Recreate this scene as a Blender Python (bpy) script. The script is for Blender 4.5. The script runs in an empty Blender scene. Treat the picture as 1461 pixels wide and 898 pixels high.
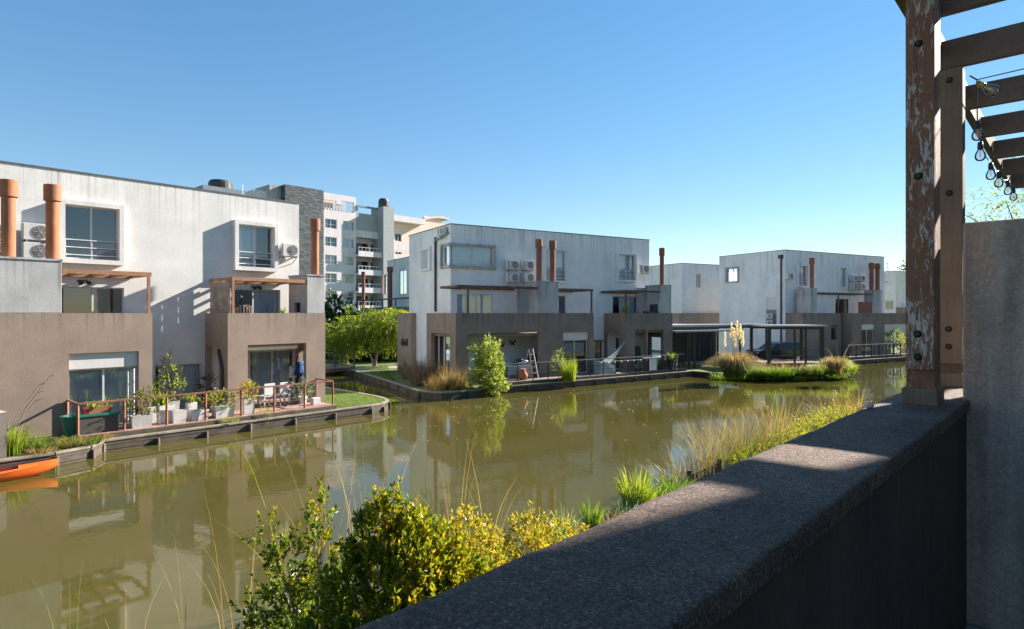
import bpy, math, random
import numpy as np
from mathutils import Vector, Matrix
R = math.radians
PI = math.pi
SC = bpy.context.scene
COL = SC.collection

# ------------------------------------------------------------------ camera, world, sun, exposure
EYE = 4.3
FPX, CXP, HY = 880.0, 730.5, 447.0
cam_d = bpy.data.cameras.new('camera'); cam = bpy.data.objects.new('camera', cam_d); COL.objects.link(cam)
cam.location = (0, 0, EYE); cam.rotation_euler = (R(90), 0, 0)
cam_d.sensor_width = 36; cam_d.lens = FPX/1461*36; cam_d.shift_y = -2/1461
cam_d.clip_start = 0.05; cam_d.clip_end = 3000
SC.camera = cam
SUN_AZ, SUN_EL = R(34.0), R(27.0)      # azimuth counted from +X towards +Y
w = bpy.data.worlds.new("World"); SC.world = w; w.use_nodes = True
nt = w.node_tree; bg = nt.nodes['Background']
sky = nt.nodes.new('ShaderNodeTexSky'); sky.sky_type = 'NISHITA'; sky.sun_disc = False
sky.sun_elevation = SUN_EL; sky.sun_rotation = R(90)-SUN_AZ
sky.air_density = 1.0; sky.dust_density = 0.0; sky.ozone_density = 2.4; sky.altitude = 0
hs_ = nt.nodes.new('ShaderNodeHueSaturation'); hs_.inputs['Saturation'].default_value = 1.48; hs_.inputs['Value'].default_value = 1.0
gm_ = nt.nodes.new('ShaderNodeGamma'); gm_.inputs[1].default_value = 0.68; nt.links.new(sky.outputs[0], gm_.inputs[0]); nt.links.new(gm_.outputs[0], hs_.inputs['Color']); nt.links.new(hs_.outputs[0], bg.inputs[0]); bg.inputs[1].default_value = 0.095
sd = bpy.data.lights.new('sun', 'SUN'); sun = bpy.data.objects.new('sun', sd); COL.objects.link(sun)
sd.energy = 5.0; sd.angle = R(0.5); sd.color = (1.0, 0.93, 0.83)
sdir = Vector((math.cos(SUN_AZ)*math.cos(SUN_EL), math.sin(SUN_AZ)*math.cos(SUN_EL), math.sin(SUN_EL)))
sun.rotation_euler = sdir.to_track_quat('Z', 'Y').to_euler()
SC.view_settings.view_transform = 'Standard'; SC.view_settings.look = 'None'
SC.view_settings.gamma = 1; SC.view_settings.exposure = 1.6
SC.cycles.max_bounces = 8

# ------------------------------------------------------------------ materials
def newmat(name):
    m = bpy.data.materials.new(name); m.use_nodes = True
    return m, m.node_tree.nodes, m.node_tree.links, m.node_tree.nodes['Principled BSDF']
def N(ns, t, **kw):
    n = ns.new(t)
    for k, v in kw.items():
        if k in n.inputs: n.inputs[k].default_value = v
        else: setattr(n, k, v)
    return n
def ramp(ns, ls, src, stops):
    r = ns.new('ShaderNodeValToRGB'); e = r.color_ramp.elements
    while len(e) < len(stops): e.new(0.5)
    for i, (p, c) in enumerate(stops):
        e[i].position = p; e[i].color = (*c, 1) if len(c) == 3 else c
    ls.new(src, r.inputs[0]); return r
def mapped(ns, ls, sc=(1, 1, 1)):
    tc = ns.new('ShaderNodeTexCoord'); mp = ns.new('ShaderNodeMapping'); mp.inputs['Scale'].default_value = sc
    ls.new(tc.outputs['Object'], mp.inputs[0]); return mp.outputs[0]
def bump(ns, ls, b, src, strength, dist):
    bp = N(ns, 'ShaderNodeBump', Strength=strength, Distance=dist)
    ls.new(src, bp.inputs['Height']); ls.new(bp.outputs[0], b.inputs['Normal']); return bp
def mix(ns, ls, fac, a, b, mode='MIX'):
    m = ns.new('ShaderNodeMix'); m.data_type = 'RGBA'; m.blend_type = mode
    for sock, v in ((m.inputs[0], fac), (m.inputs[6], a), (m.inputs[7], b)):
        if hasattr(v, 'is_linked') or isinstance(v, bpy.types.NodeSocket): ls.new(v, sock)
        elif isinstance(v, tuple): sock.default_value = (*v, 1)
        else: sock.default_value = v
    return m.outputs[2]
def simple(name, c1, c2=None, scale=3, rough=0.7, bmp=0.0, bscale=30, stretch=(1, 1, 1), metal=0.0, bdist=0.01):
    m, ns, ls, b = newmat(name)
    b.inputs['Roughness'].default_value = rough; b.inputs['Metallic'].default_value = metal
    v = mapped(ns, ls, stretch)
    c2 = c2 or tuple(x*0.8 for x in c1)
    n = N(ns, 'ShaderNodeTexNoise', Scale=scale, Detail=6.0, Roughness=0.6); ls.new(v, n.inputs[0])
    r = ramp(ns, ls, n.outputs[0], [(0.3, c1), (0.7, c2)]); ls.new(r.outputs[0], b.inputs['Base Color'])
    if bmp:
        n2 = N(ns, 'ShaderNodeTexNoise', Scale=bscale, Detail=4.0); ls.new(v, n2.inputs[0])
        bump(ns, ls, b, n2.outputs[0], bmp, bdist)
    return m
def stucco(name, c, stain, streak=(0.25, 0.25, 0.25), amount=0.5, zr=(6.6, 9.4), bd=0.012):
    """painted render with rain streaks, blotches and fine grain"""
    m, ns, ls, b = newmat(name); b.inputs['Roughness'].default_value = 0.9
    v = mapped(ns, ls, (1, 1, 1))
    n1 = N(ns, 'ShaderNodeTexNoise', Scale=0.7, Detail=8.0, Roughness=0.65); ls.new(v, n1.inputs[0])
    r1 = ramp(ns, ls, n1.outputs[0], [(0.35, c), (0.75, stain)])
    v2 = mapped(ns, ls, (1.7, 1.7, 0.2))
    n2 = N(ns, 'ShaderNodeTexNoise', Scale=1.0, Detail=7.0, Roughness=0.7, Distortion=0.3); ls.new(v2, n2.inputs[0])
    r2 = ramp(ns, ls, n2.outputs[0], [(0.5, (0, 0, 0)), (0.82, (amount,)*3)])
    sx = ns.new('ShaderNodeSeparateXYZ'); ls.new(v, sx.inputs[0])
    mr = ns.new('ShaderNodeMapRange'); mr.inputs[1].default_value = zr[0]; mr.inputs[2].default_value = zr[1]; mr.inputs[3].default_value = 0.35; mr.inputs[4].default_value = 1.5; ls.new(sx.outputs[2], mr.inputs[0])
    # fine drip lines running down from the top edge
    vd = mapped(ns, ls, (9, 9, 0.10)); nd = N(ns, 'ShaderNodeTexNoise', Scale=1.0, Detail=3.0); ls.new(vd, nd.inputs[0])
    mr2 = ns.new('ShaderNodeMapRange'); mr2.inputs[1].default_value = zr[0]+(zr[1]-zr[0])*.35; mr2.inputs[2].default_value = zr[1]; mr2.inputs[3].default_value = 0.0; mr2.inputs[4].default_value = 0.55; ls.new(sx.outputs[2], mr2.inputs[0])
    rd = ramp(ns, ls, nd.outputs[0], [(0.52, (0, 0, 0)), (0.66, (1, 1, 1))])
    md = ns.new('ShaderNodeMath'); md.operation = 'MULTIPLY'; ls.new(rd.outputs[0], md.inputs[0]); ls.new(mr2.outputs[0], md.inputs[1])
    ms_ = ns.new('ShaderNodeMath'); ms_.operation = 'MULTIPLY_ADD'; ms_.use_clamp = True; ls.new(r2.outputs[0], ms_.inputs[0]); ls.new(mr.outputs[0], ms_.inputs[1]); ls.new(md.outputs[0], ms_.inputs[2])
    c3 = mix(ns, ls, ms_.outputs[0], r1.outputs[0], streak)
    n3 = N(ns, 'ShaderNodeTexNoise', Scale=14.0, Detail=6.0, Roughness=0.7); ls.new(v, n3.inputs[0])
    r3 = ramp(ns, ls, n3.outputs[0], [(0.25, (0.82,)*3), (0.7, (1.0,)*3)])
    c4 = mix(ns, ls, 1.0, c3, r3.outputs[0], 'MULTIPLY'); ls.new(c4, b.inputs['Base Color'])
    n4 = N(ns, 'ShaderNodeTexNoise', Scale=45.0, Detail=5.0); ls.new(v, n4.inputs[0])
    bump(ns, ls, b, n4.outputs[0], 0.6, bd)
    return m
def leafmat(name, cols, trans=0.45, rough=0.45):
    m, ns, ls, b = newmat(name); b.inputs['Roughness'].default_value = rough
    b.inputs['Specular IOR Level'].default_value = 0.35
    g = ns.new('ShaderNodeNewGeometry')
    k = len(cols); stops = [((i+0.5)/k, c) for i, c in enumerate(cols)]
    r = ramp(ns, ls, g.outputs['Random Per Island'], stops)
    ls.new(r.outputs[0], b.inputs['Base Color'])
    t = ns.new('ShaderNodeBsdfTranslucent')
    br = mix(ns, ls, 1.0, r.outputs[0], (1.9, 1.75, 0.9), 'MULTIPLY'); ls.new(br, t.inputs[0])
    ms = ns.new('ShaderNodeMixShader'); ms.inputs[0].default_value = trans
    ls.new(b.outputs[0], ms.inputs[1]); ls.new(t.outputs[0], ms.inputs[2])
    ls.new(ms.outputs[0], ns['Material Output'].inputs[0]); return m

M = {}
M['white'] = stucco('white_stucco', (0.80, 0.77, 0.73), (0.62, 0.60, 0.57), (0.38, 0.36, 0.34), 0.4)
M['white2'] = stucco('white_stucco_weathered', (0.84, 0.83, 0.81), (0.66, 0.66, 0.65), (0.32, 0.32, 0.32), 0.5)
M['brown'] = stucco('taupe_stucco', (0.37, 0.275, 0.215), (0.26, 0.19, 0.15), (0.15, 0.12, 0.105), 0.4, zr=(3.0, 4.35))
M['brown2'] = stucco('dark_taupe_stucco', (0.29, 0.22, 0.18), (0.19, 0.145, 0.12), (0.08, 0.07, 0.065), 0.6, zr=(3.0, 4.35))
M['concrete'] = stucco('raw_stained_concrete', (0.52, 0.51, 0.50), (0.36, 0.35, 0.35), (0.14, 0.13, 0.125), 0.9, zr=(4.4, 5.9))
M['towerpink'] = stucco('pale_pink_render', (0.76, 0.69, 0.72), (0.70, 0.64, 0.67), (0.45, 0.42, 0.43), 0.2)
M['towerpeach'] = simple('peach_render', (0.72, 0.58, 0.50), (0.66, 0.53, 0.46), 1, 0.9)
M['grey'] = simple('grey_render', (0.25, 0.27, 0.29), (0.19, 0.21, 0.23), 2, 0.9)
M['midgrey'] = simple('mid_grey_render', (0.36, 0.38, 0.39), (0.30, 0.32, 0.33), 2, 0.85)
M['trim'] = simple('dark_roof_flashing', (0.12, 0.125, 0.13), (0.08, 0.08, 0.085), 5, 0.5)
M['alu'] = simple('white_painted_aluminium', (0.62, 0.63, 0.64), (0.5, 0.51, 0.52), 4, 0.4)
M['dframe'] = simple('dark_window_frame', (0.05, 0.045, 0.045), (0.03, 0.03, 0.03), 4, 0.4)
M['steel'] = simple('galvanised_steel', (0.42, 0.43, 0.45), (0.3, 0.3, 0.31), 8, 0.45, metal=0.4)
M['blackmetal'] = simple('black_metal', (0.025, 0.025, 0.028), (0.045, 0.04, 0.04), 8, 0.5)
M['ac'] = simple('off_white_casing', (0.62, 0.61, 0.58), (0.5, 0.49, 0.46), 4, 0.5)
M['acgrille'] = simple('fan_grille_grey', (0.10, 0.10, 0.10), (0.2, 0.2, 0.2), 60, 0.6)
M['curtain'] = simple('pale_curtain', (0.80, 0.82, 0.83), (0.70, 0.72, 0.73), 2, 0.95)
M['curtain2'] = simple('blind_cream', (0.66, 0.65, 0.60), (0.6, 0.58, 0.54), 2, 0.9)
M['shutter'] = simple('roller_shutter_box', (0.66, 0.64, 0.62), (0.58, 0.57, 0.55), 2, 0.7)
M['whitepaint'] = simple('white_furniture_paint', (0.78, 0.78, 0.76), (0.68, 0.68, 0.66), 4, 0.5)
M['terracotta'] = simple('terracotta', (0.42, 0.17, 0.08), (0.33, 0.13, 0.07), 7, 0.8)
M['green_plastic'] = simple('green_plastic', (0.02, 0.16, 0.12), (0.015, 0.11, 0.09), 3, 0.4)
M['kayak'] = simple('orange_polyethylene', (0.85, 0.16, 0.02), (0.70, 0.12, 0.02), 4, 0.35)
M['kayakin'] = simple('worn_red_orange', (0.45, 0.05, 0.02), (0.35, 0.05, 0.02), 4, 0.5)
M['carpaint'] = simple('black_car_paint', (0.010, 0.014, 0.022), (0.012, 0.016, 0.026), 2, 0.15)
M['carglass'] = simple('car_glass', (0.01, 0.015, 0.02), (0.01, 0.015, 0.02), 2, 0.03)
M['rubber'] = simple('tyre_rubber', (0.02, 0.02, 0.02), (0.03, 0.03, 0.03), 9, 0.9)
M['lampglass'] = simple('headlight_glass', (0.7, 0.72, 0.75), (0.6, 0.6, 0.62), 9, 0.1)
M['red'] = simple('red_cloth', (0.35, 0.03, 0.03), (0.25, 0.02, 0.02), 9, 0.8)
M['blue'] = simple('blue_cloth', (0.03, 0.09, 0.26), (0.02, 0.05, 0.16), 9, 0.8)
M['darkcloth'] = simple('dark_cloth', (0.03, 0.025, 0.03), (0.05, 0.04, 0.05), 9, 0.9)
M['cloth'] = simple('grey_green_cloth', (0.40, 0.44, 0.42), (0.3, 0.34, 0.33), 3, 0.95)
M['stonepale'] = simple('pale_concrete_planter', (0.70, 0.67, 0.64), (0.52, 0.50, 0.48), 5, 0.9, 0.4, 40)
M['pavement'] = simple('concrete_paving', (0.42, 0.40, 0.38), (0.32, 0.31, 0.29), 1.5, 0.9, 0.3, 20)
M['soil'] = simple('dark_soil', (0.022, 0.017, 0.011), (0.038, 0.028, 0.018), 5, 0.95, 0.8, 20, bdist=0.03)
M['bark'] = simple('pale_bark', (0.26, 0.20, 0.14), (0.13, 0.10, 0.07), 6, 0.9, 0.8, 20, (1, 1, 0.3), bdist=0.02)
M['socket'] = simple('black_socket', (0.02, 0.02, 0.02), (0.03, 0.03, 0.03), 9, 0.5)
M['brass'] = simple('brass_cap', (0.5, 0.32, 0.08), (0.4, 0.25, 0.06), 9, 0.35, metal=0.6)
M['bolt'] = simple('rusty_bolt', (0.10, 0.07, 0.05), (0.05, 0.035, 0.03), 40, 0.6, metal=0.5)
M['holes'] = simple('bolt_recess_dark', (0.012, 0.010, 0.008), (0.02, 0.015, 0.01), 9, 0.9)
M['rattan'] = simple('dark_rattan', (0.05, 0.045, 0.04), (0.09, 0.08, 0.07), 50, 0.8)
M['teak'] = simple('weathered_teak', (0.30, 0.25, 0.20), (0.19, 0.15, 0.12), 5, 0.8, 0.4, 20, (1, 1, 6))

def pipe_mat():
    m, ns, ls, b = newmat('terracotta_flue_pipe'); b.inputs['Roughness'].default_value = 0.75
    v = mapped(ns, ls, (1, 1, 0.4))
    n = N(ns, 'ShaderNodeTexNoise', Scale=3.0, Detail=7.0, Roughness=0.7); ls.new(v, n.inputs[0])
    r = ramp(ns, ls, n.outputs[0], [(0.3, (0.46, 0.165, 0.065)), (0.5, (0.36, 0.125, 0.05)), (0.66, (0.22, 0.11, 0.07)), (0.8, (0.12, 0.08, 0.06))])
    ls.new(r.outputs[0], b.inputs['Base Color']); bump(ns, ls, b, n.outputs[0], 0.3, 0.02); return m
M['pipe'] = pipe_mat()
def pipe_rust():
    m, ns, ls, b = newmat('rust_brown_flue_pipe'); b.inputs['Roughness'].default_value = 0.8
    v = mapped(ns, ls, (1, 1, 0.4))
    n = N(ns, 'ShaderNodeTexNoise', Scale=4.0, Detail=7.0, Roughness=0.7); ls.new(v, n.inputs[0])
    r = ramp(ns, ls, n.outputs[0], [(0.3, (0.30, 0.10, 0.06)), (0.55, (0.20, 0.075, 0.05)), (0.75, (0.28, 0.20, 0.17))])
    ls.new(r.outputs[0], b.inputs['Base Color']); return m
M['pipe2'] = pipe_rust()
def slate():
    m, ns, ls, b = newmat('grey_slate_cladding'); b.inputs['Roughness'].default_value = 0.7
    v = mapped(ns, ls, (0.8, 0.8, 3.0))
    vo = N(ns, 'ShaderNodeTexVoronoi', Scale=1.6); ls.new(v, vo.inputs[0])
    r = ramp(ns, ls, vo.outputs['Color'], [(0.2, (0.035, 0.045, 0.05)), (0.5, (0.06, 0.075, 0.085)), (0.85, (0.11, 0.125, 0.135))])
    ls.new(r.outputs[0], b.inputs['Base Color']); bump(ns, ls, b, vo.outputs['Distance'], 0.6, 0.05); return m
M['slate'] = slate()
def glassmat(name, tint, base):
    m, ns, ls, b = newmat(name); ns.remove(b)
    t = ns.new('ShaderNodeBsdfTransparent'); t.inputs[0].default_value = (*tint, 1)
    g = ns.new('ShaderNodeBsdfGlossy'); g.inputs['Roughness'].default_value = 0.015; g.inputs[0].default_value = (0.9, 0.95, 1, 1)
    f = ns.new('ShaderNodeFresnel'); f.inputs[0].default_value = 1.5
    a = ns.new('ShaderNodeMath'); a.operation = 'ADD'; a.inputs[1].default_value = base; a.use_clamp = True
    ls.new(f.outputs[0], a.inputs[0])
    s = ns.new('ShaderNodeMixShader'); ls.new(a.outputs[0], s.inputs[0]); ls.new(t.outputs[0], s.inputs[1]); ls.new(g.outputs[0], s.inputs[2])
    tc = ns.new('ShaderNodeTexCoord'); n = N(ns, 'ShaderNodeTexNoise', Scale=1.2, Detail=2.0); ls.new(tc.outputs['Object'], n.inputs[0])
    bp = N(ns, 'ShaderNodeBump', Strength=0.08, Distance=0.02); ls.new(n.outputs[0], bp.inputs['Height']); ls.new(bp.outputs[0], g.inputs['Normal'])
    ls.new(s.outputs[0], ns['Material Output'].inputs[0]); return m
M['glass'] = glassmat('window_glass', (0.86, 0.91, 0.94), 0.10)
M['bulbglass'] = glassmat('clear_bulb_glass', (0.96, 0.94, 0.9), 0.05)
def wood(name, cols, paint=None, stretch=(14, 14, 0.8), pcov=0.55, bd=0.01):
    m, ns, ls, b = newmat(name); b.inputs['Roughness'].default_value = 0.75
    v = mapped(ns, ls, stretch)
    n = N(ns, 'ShaderNodeTexNoise', Scale=1.6, Detail=9.0, Roughness=0.7, Distortion=0.6); ls.new(v, n.inputs[0])
    r = ramp(ns, ls, n.outputs[0], [(0.28, cols[0]), (0.5, cols[1]), (0.72, cols[2])])
    v3 = mapped(ns, ls, (1, 1, 1)); n5 = N(ns, 'ShaderNodeTexNoise', Scale=2.3, Detail=4.0); ls.new(v3, n5.inputs[0])
    r5 = ramp(ns, ls, n5.outputs[0], [(0.3, (0.7,)*3), (0.7, (1.25,)*3)])
    c = mix(ns, ls, 1.0, r.outputs[0], r5.outputs[0], 'MULTIPLY')
    h = n.outputs[0]
    if paint:
        v2 = mapped(ns, ls, (stretch[0]*2.2, stretch[1]*2.2, stretch[2]*5.0))
        n2 = N(ns, 'ShaderNodeTexNoise', Scale=1.0, Detail=12.0, Roughness=0.72, Distortion=1.2); ls.new(v2, n2.inputs[0])
        n6 = N(ns, 'ShaderNodeTexNoise', Scale=3.2, Detail=4.0); ls.new(v3, n6.inputs[0])
        ad = ns.new('ShaderNodeMath'); ad.operation = 'MULTIPLY_ADD'; ad.inputs[1].default_value = 0.5
        ls.new(n6.outputs[0], ad.inputs[0]); ls.new(n2.outputs[0], ad.inputs[2])
        r2 = ramp(ns, ls, ad.outputs[0], [(pcov+0.22, (0, 0, 0)), (pcov+0.25, (1, 1, 1))])
        c = mix(ns, ls, r2.outputs[0], c, paint)
        h = ad.outputs[0]
    ls.new(c, b.inputs['Base Color']); bump(ns, ls, b, h, 0.7, bd); return m
M['postwood'] = wood('red_brown_post_wood_flaking_paint', ((0.10, 0.042, 0.024), (0.27, 0.115, 0.062), (0.18, 0.085, 0.05)), (0.50, 0.44, 0.40), (24, 24, 2.6), 0.575, 0.003)
M['boltwood'] = wood('grey_brown_bolted_board', ((0.11, 0.07, 0.046), (0.21, 0.14, 0.095), (0.155, 0.105, 0.07)), None, (60, 60, 1.5), bd=0.003)
M['beamwood'] = wood('dark_pergola_beam', ((0.085, 0.058, 0.042), (0.16, 0.11, 0.08), (0.12, 0.082, 0.06)), None, (1.5, 25, 25), bd=0.003)
M['headerwood'] = wood('dark_header_beam', ((0.07, 0.045, 0.032), (0.14, 0.09, 0.06), (0.10, 0.065, 0.045)), (0.28, 0.25, 0.23), (1.5, 14, 14), 0.72, 0.003)
M['pergwood'] = wood('orange_brown_pergola_wood', ((0.20, 0.085, 0.04), (0.36, 0.18, 0.09), (0.28, 0.19, 0.13)), None, (3, 14, 14), bd=0.006)
M['pergdark'] = wood('dark_brown_pergola_wood', ((0.07, 0.03, 0.02), (0.13, 0.065, 0.04), (0.10, 0.06, 0.04)), None, (3, 14, 14), bd=0.006)
M['screenwood'] = wood('silvered_fence_board', ((0.16, 0.125, 0.10), (0.29, 0.23, 0.19), (0.22, 0.18, 0.15)), None, (12, 12, 0.8), bd=0.006)
M['deckwood'] = wood('reddish_deck_board', ((0.20, 0.10, 0.07), (0.40, 0.24, 0.18), (0.32, 0.20, 0.15)), None, (6, 6, 6), bd=0.006)
M['edgewood'] = wood('weathered_edging_timber', ((0.035, 0.026, 0.02), (0.10, 0.076, 0.056), (0.065, 0.05, 0.04)), None, (3, 3, 14), bd=0.012)
M['edgetop'] = wood('sun_bleached_capping_timber', ((0.14, 0.11, 0.08), (0.30, 0.25, 0.20), (0.21, 0.17, 0.14)), None, (4, 4, 4), bd=0.012)
M['rust'] = wood('rusty_railing_steel', ((0.15, 0.05, 0.025), (0.28, 0.11, 0.06), (0.20, 0.09, 0.055)), None, (6, 6, 6), bd=0.003)
M['darkrail'] = simple('dark_brown_railing', (0.06, 0.045, 0.04), (0.03, 0.025, 0.025), 8, 0.6)
M['greyrail'] = simple('weathered_grey_handrail', (0.33, 0.32, 0.31), (0.22, 0.21, 0.2), 8, 0.6)

def capmat():
    m, ns, ls, b = newmat('dark_granular_render_coating'); b.inputs['Roughness'].default_value = 0.8
    b.inputs['Specular IOR Level'].default_value = 0.6
    v = mapped(ns, ls, (1, 1, 1))
    n1 = N(ns, 'ShaderNodeTexNoise', Scale=3.0, Detail=8.0, Roughness=0.7); ls.new(v, n1.inputs[0])
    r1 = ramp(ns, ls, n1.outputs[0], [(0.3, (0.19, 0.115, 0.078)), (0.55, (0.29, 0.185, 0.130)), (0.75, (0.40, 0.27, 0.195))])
    n2 = N(ns, 'ShaderNodeTexNoise', Scale=140.0, Detail=5.0, Roughness=0.85); ls.new(v, n2.inputs[0])
    r2 = ramp(ns, ls, n2.outputs[0], [(0.38, (0.18,)*3), (0.52, (0.75,)*3), (0.64, (2.1,)*3)])
    n9 = N(ns, 'ShaderNodeTexNoise', Scale=1.7, Detail=10.0, Roughness=0.75, Distortion=0.8); ls.new(v, n9.inputs[0])
    r9 = ramp(ns, ls, n9.outputs[0], [(0.36, (0.62, 0.62, 0.62)), (0.5, (1, 1, 1)), (0.66, (1.35, 1.3, 1.25))])
    vc = N(ns, 'ShaderNodeTexVoronoi', Scale=13.0); vc.feature = 'DISTANCE_TO_EDGE'
    nw = N(ns, 'ShaderNodeTexNoise', Scale=9.0, Detail=5.0); ls.new(v, nw.inputs[0]); va = ns.new('ShaderNodeVectorMath'); va.operation = 'MULTIPLY_ADD'
    va.inputs[1].default_value = (0.16, 0.16, 0.16); ls.new(nw.outputs['Color'], va.inputs[0]); ls.new(v, va.inputs[2]); ls.new(va.outputs[0], vc.inputs[0])
    rc = ramp(ns, ls, vc.outputs['Distance'], [(0.0, (0.35,)*3), (0.035, (1, 1, 1))])
    c = mix(ns, ls, 1.0, mix(ns, ls, 1.0, mix(ns, ls, 1.0, r1.outputs[0], r2.outputs[0], 'MULTIPLY'), r9.outputs[0], 'MULTIPLY'), rc.outputs[0], 'MULTIPLY')
    vo = N(ns, 'ShaderNodeTexVoronoi', Scale=150.0); ls.new(v, vo.inputs[0])
    r3 = ramp(ns, ls, vo.outputs['Color'], [(0.76, (0, 0, 0)), (0.86, (1, 1, 1))])
    r4 = ramp(ns, ls, vo.outputs['Distance'], [(0.32, (1, 1, 1)), (0.42, (0, 0, 0))])
    f = mix(ns, ls, 1.0, r3.outputs[0], r4.outputs[0], 'MULTIPLY')
    c2 = mix(ns, ls, f, c, (0.50, 0.45, 0.44)); ls.new(c2, b.inputs['Base Color'])
    v5 = mapped(ns, ls, (1, 1, 1)); n7 = N(ns, 'ShaderNodeTexNoise', Scale=26.0, Detail=6.0, Roughness=0.65, Distortion=2.0); ls.new(v5, n7.inputs[0])
    ad = ns.new('ShaderNodeMath'); ad.operation = 'MULTIPLY_ADD'; ad.inputs[1].default_value = 1.6
    ls.new(n7.outputs[0], ad.inputs[0]); ls.new(n2.outputs[0], ad.inputs[2])
    bump(ns, ls, b, ad.outputs[0], 1.0, 0.016); return m
M['cap'] = capmat()
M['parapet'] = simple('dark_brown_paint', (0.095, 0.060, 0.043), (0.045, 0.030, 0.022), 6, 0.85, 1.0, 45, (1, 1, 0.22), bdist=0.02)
def plaster():
    m, ns, ls, b = newmat('trowelled_grey_plaster'); b.inputs['Roughness'].default_value = 0.9
    v = mapped(ns, ls, (1, 1, 1))
    n1 = N(ns, 'ShaderNodeTexNoise', Scale=2.2, Detail=9.0, Roughness=0.65, Distortion=0.4); ls.new(v, n1.inputs[0])
    r1 = ramp(ns, ls, n1.outputs[0], [(0.3, (0.62, 0.53, 0.45)), (0.55, (0.50, 0.43, 0.365)), (0.75, (0.31, 0.27, 0.235))])
    n2 = N(ns, 'ShaderNodeTexNoise', Scale=9.0, Detail=7.0, Roughness=0.6, Distortion=2.5); ls.new(v, n2.inputs[0])
    r2 = ramp(ns, ls, n2.outputs[0], [(0.42, (1, 1, 1)), (0.49, (0.84,)*3), (0.56, (1, 1, 1))])
    n3 = N(ns, 'ShaderNodeTexNoise', Scale=70.0, Detail=5.0, Roughness=0.7); ls.new(v, n3.inputs[0])
    r3 = ramp(ns, ls, n3.outputs[0], [(0.3, (0.8,)*3), (0.7, (1.1,)*3)])
    vs_ = mapped(ns, ls, (9, 9, 0.7)); n8 = N(ns, 'ShaderNodeTexNoise', Scale=1.0, Detail=7.0, Roughness=0.65); ls.new(vs_, n8.inputs[0])
    r8 = ramp(ns, ls, n8.outputs[0], [(0.35, (1.1,)*3), (0.7, (0.62,)*3)])
    c = mix(ns, ls, 1.0, mix(ns, ls, 1.0, mix(ns, ls, 1.0, r1.outputs[0], r2.outputs[0], 'MULTIPLY'), r8.outputs[0], 'MULTIPLY'), r3.outputs[0], 'MULTIPLY')
    ls.new(c, b.inputs['Base Color'])
    ad = ns.new('ShaderNodeMath'); ad.operation = 'MULTIPLY_ADD'; ad.inputs[1].default_value = 0.3
    ls.new(n3.outputs[0], ad.inputs[0]); ls.new(n2.outputs[0], ad.inputs[2])
    bump(ns, ls, b, ad.outputs[0], 0.8, 0.012); return m
M['plaster'] = plaster()
def water():
    m, ns, ls, b = newmat('murky_olive_water')
    b.inputs['IOR'].default_value = 1.42; b.inputs['Roughness'].default_value = 0.03
    v = mapped(ns, ls, (1, 1, 1))
    n1 = N(ns, 'ShaderNodeTexNoise', Scale=0.12, Detail=5.0); ls.new(v, n1.inputs[0])
    r1 = ramp(ns, ls, n1.outputs[0], [(0.35, (0.070, 0.060, 0.013)), (0.7, (0.090, 0.078, 0.020))]); ls.new(r1.outputs[0], b.inputs['Base Color'])
    n2 = N(ns, 'ShaderNodeTexNoise', Scale=5.0, Detail=3.0, Distortion=0.4); ls.new(v, n2.inputs[0])
    n3 = N(ns, 'ShaderNodeTexNoise', Scale=0.16, Detail=5.0, Roughness=0.6); ls.new(v, n3.inputs[0])
    r3 = ramp(ns, ls, n3.outputs[0], [(0.40, (0.12,)*3), (0.62, (1,)*3)])
    mu = ns.new('ShaderNodeMath'); mu.operation = 'MULTIPLY'; ls.new(n2.outputs[0], mu.inputs[0]); ls.new(r3.outputs[0], mu.inputs[1])
    bump(ns, ls, b, mu.outputs[0], 0.30, 0.009); return m
M['water'] = water()
def grassground():
    m, ns, ls, b = newmat('mown_grass_and_earth'); b.inputs['Roughness'].default_value = 0.95
    v = mapped(ns, ls, (1, 1, 1))
    n1 = N(ns, 'ShaderNodeTexNoise', Scale=0.6, Detail=8.0, Roughness=0.7); ls.new(v, n1.inputs[0])
    r1 = ramp(ns, ls, n1.outputs[0], [(0.3, (0.13, 0.16, 0.028)), (0.55, (0.095, 0.13, 0.025)), (0.75, (0.10, 0.085, 0.045))])
    n2 = N(ns, 'ShaderNodeTexNoise', Scale=25.0, Detail=4.0); ls.new(v, n2.inputs[0])
    r2 = ramp(ns, ls, n2.outputs[0], [(0.3, (0.6,)*3), (0.7, (1.3,)*3)])
    ls.new(mix(ns, ls, 1.0, r1.outputs[0], r2.outputs[0], 'MULTIPLY'), b.inputs['Base Color'])
    bump(ns, ls, b, n2.outputs[0], 0.8, 0.04); return m
M['ground'] = grassground()
M['leaf_dark'] = leafmat('dark_green_leaf', [(0.02, 0.045, 0.012), (0.035, 0.075, 0.015), (0.05, 0.09, 0.02)], 0.3)
M['leaf_bush'] = leafmat('glossy_green_leaf', [(0.04, 0.08, 0.012), (0.08, 0.14, 0.016), (0.14, 0.19, 0.022), (0.22, 0.24, 0.03)], 0.45, 0.3)
M['leaf_young'] = leafmat('young_yellow_leaf', [(0.22, 0.25, 0.02), (0.34, 0.30, 0.02), (0.45, 0.27, 0.03), (0.16, 0.22, 0.02), (0.26, 0.28, 0.02)], 0.4, 0.35)
M['leaf_yellow'] = leafmat('golden_leaf', [(0.42, 0.34, 0.04), (0.44, 0.29, 0.05), (0.32, 0.32, 0.03), (0.17, 0.22, 0.03)], 0.4, 0.35)
M['leaf_willow'] = leafmat('fresh_yellow_green_leaf', [(0.12, 0.18, 0.025), (0.19, 0.25, 0.03), (0.26, 0.30, 0.04)], 0.5)
M['leaf_bright'] = leafmat('bright_green_leaf', [(0.12, 0.19, 0.04), (0.20, 0.27, 0.05), (0.32, 0.36, 0.10)], 0.5)
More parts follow.
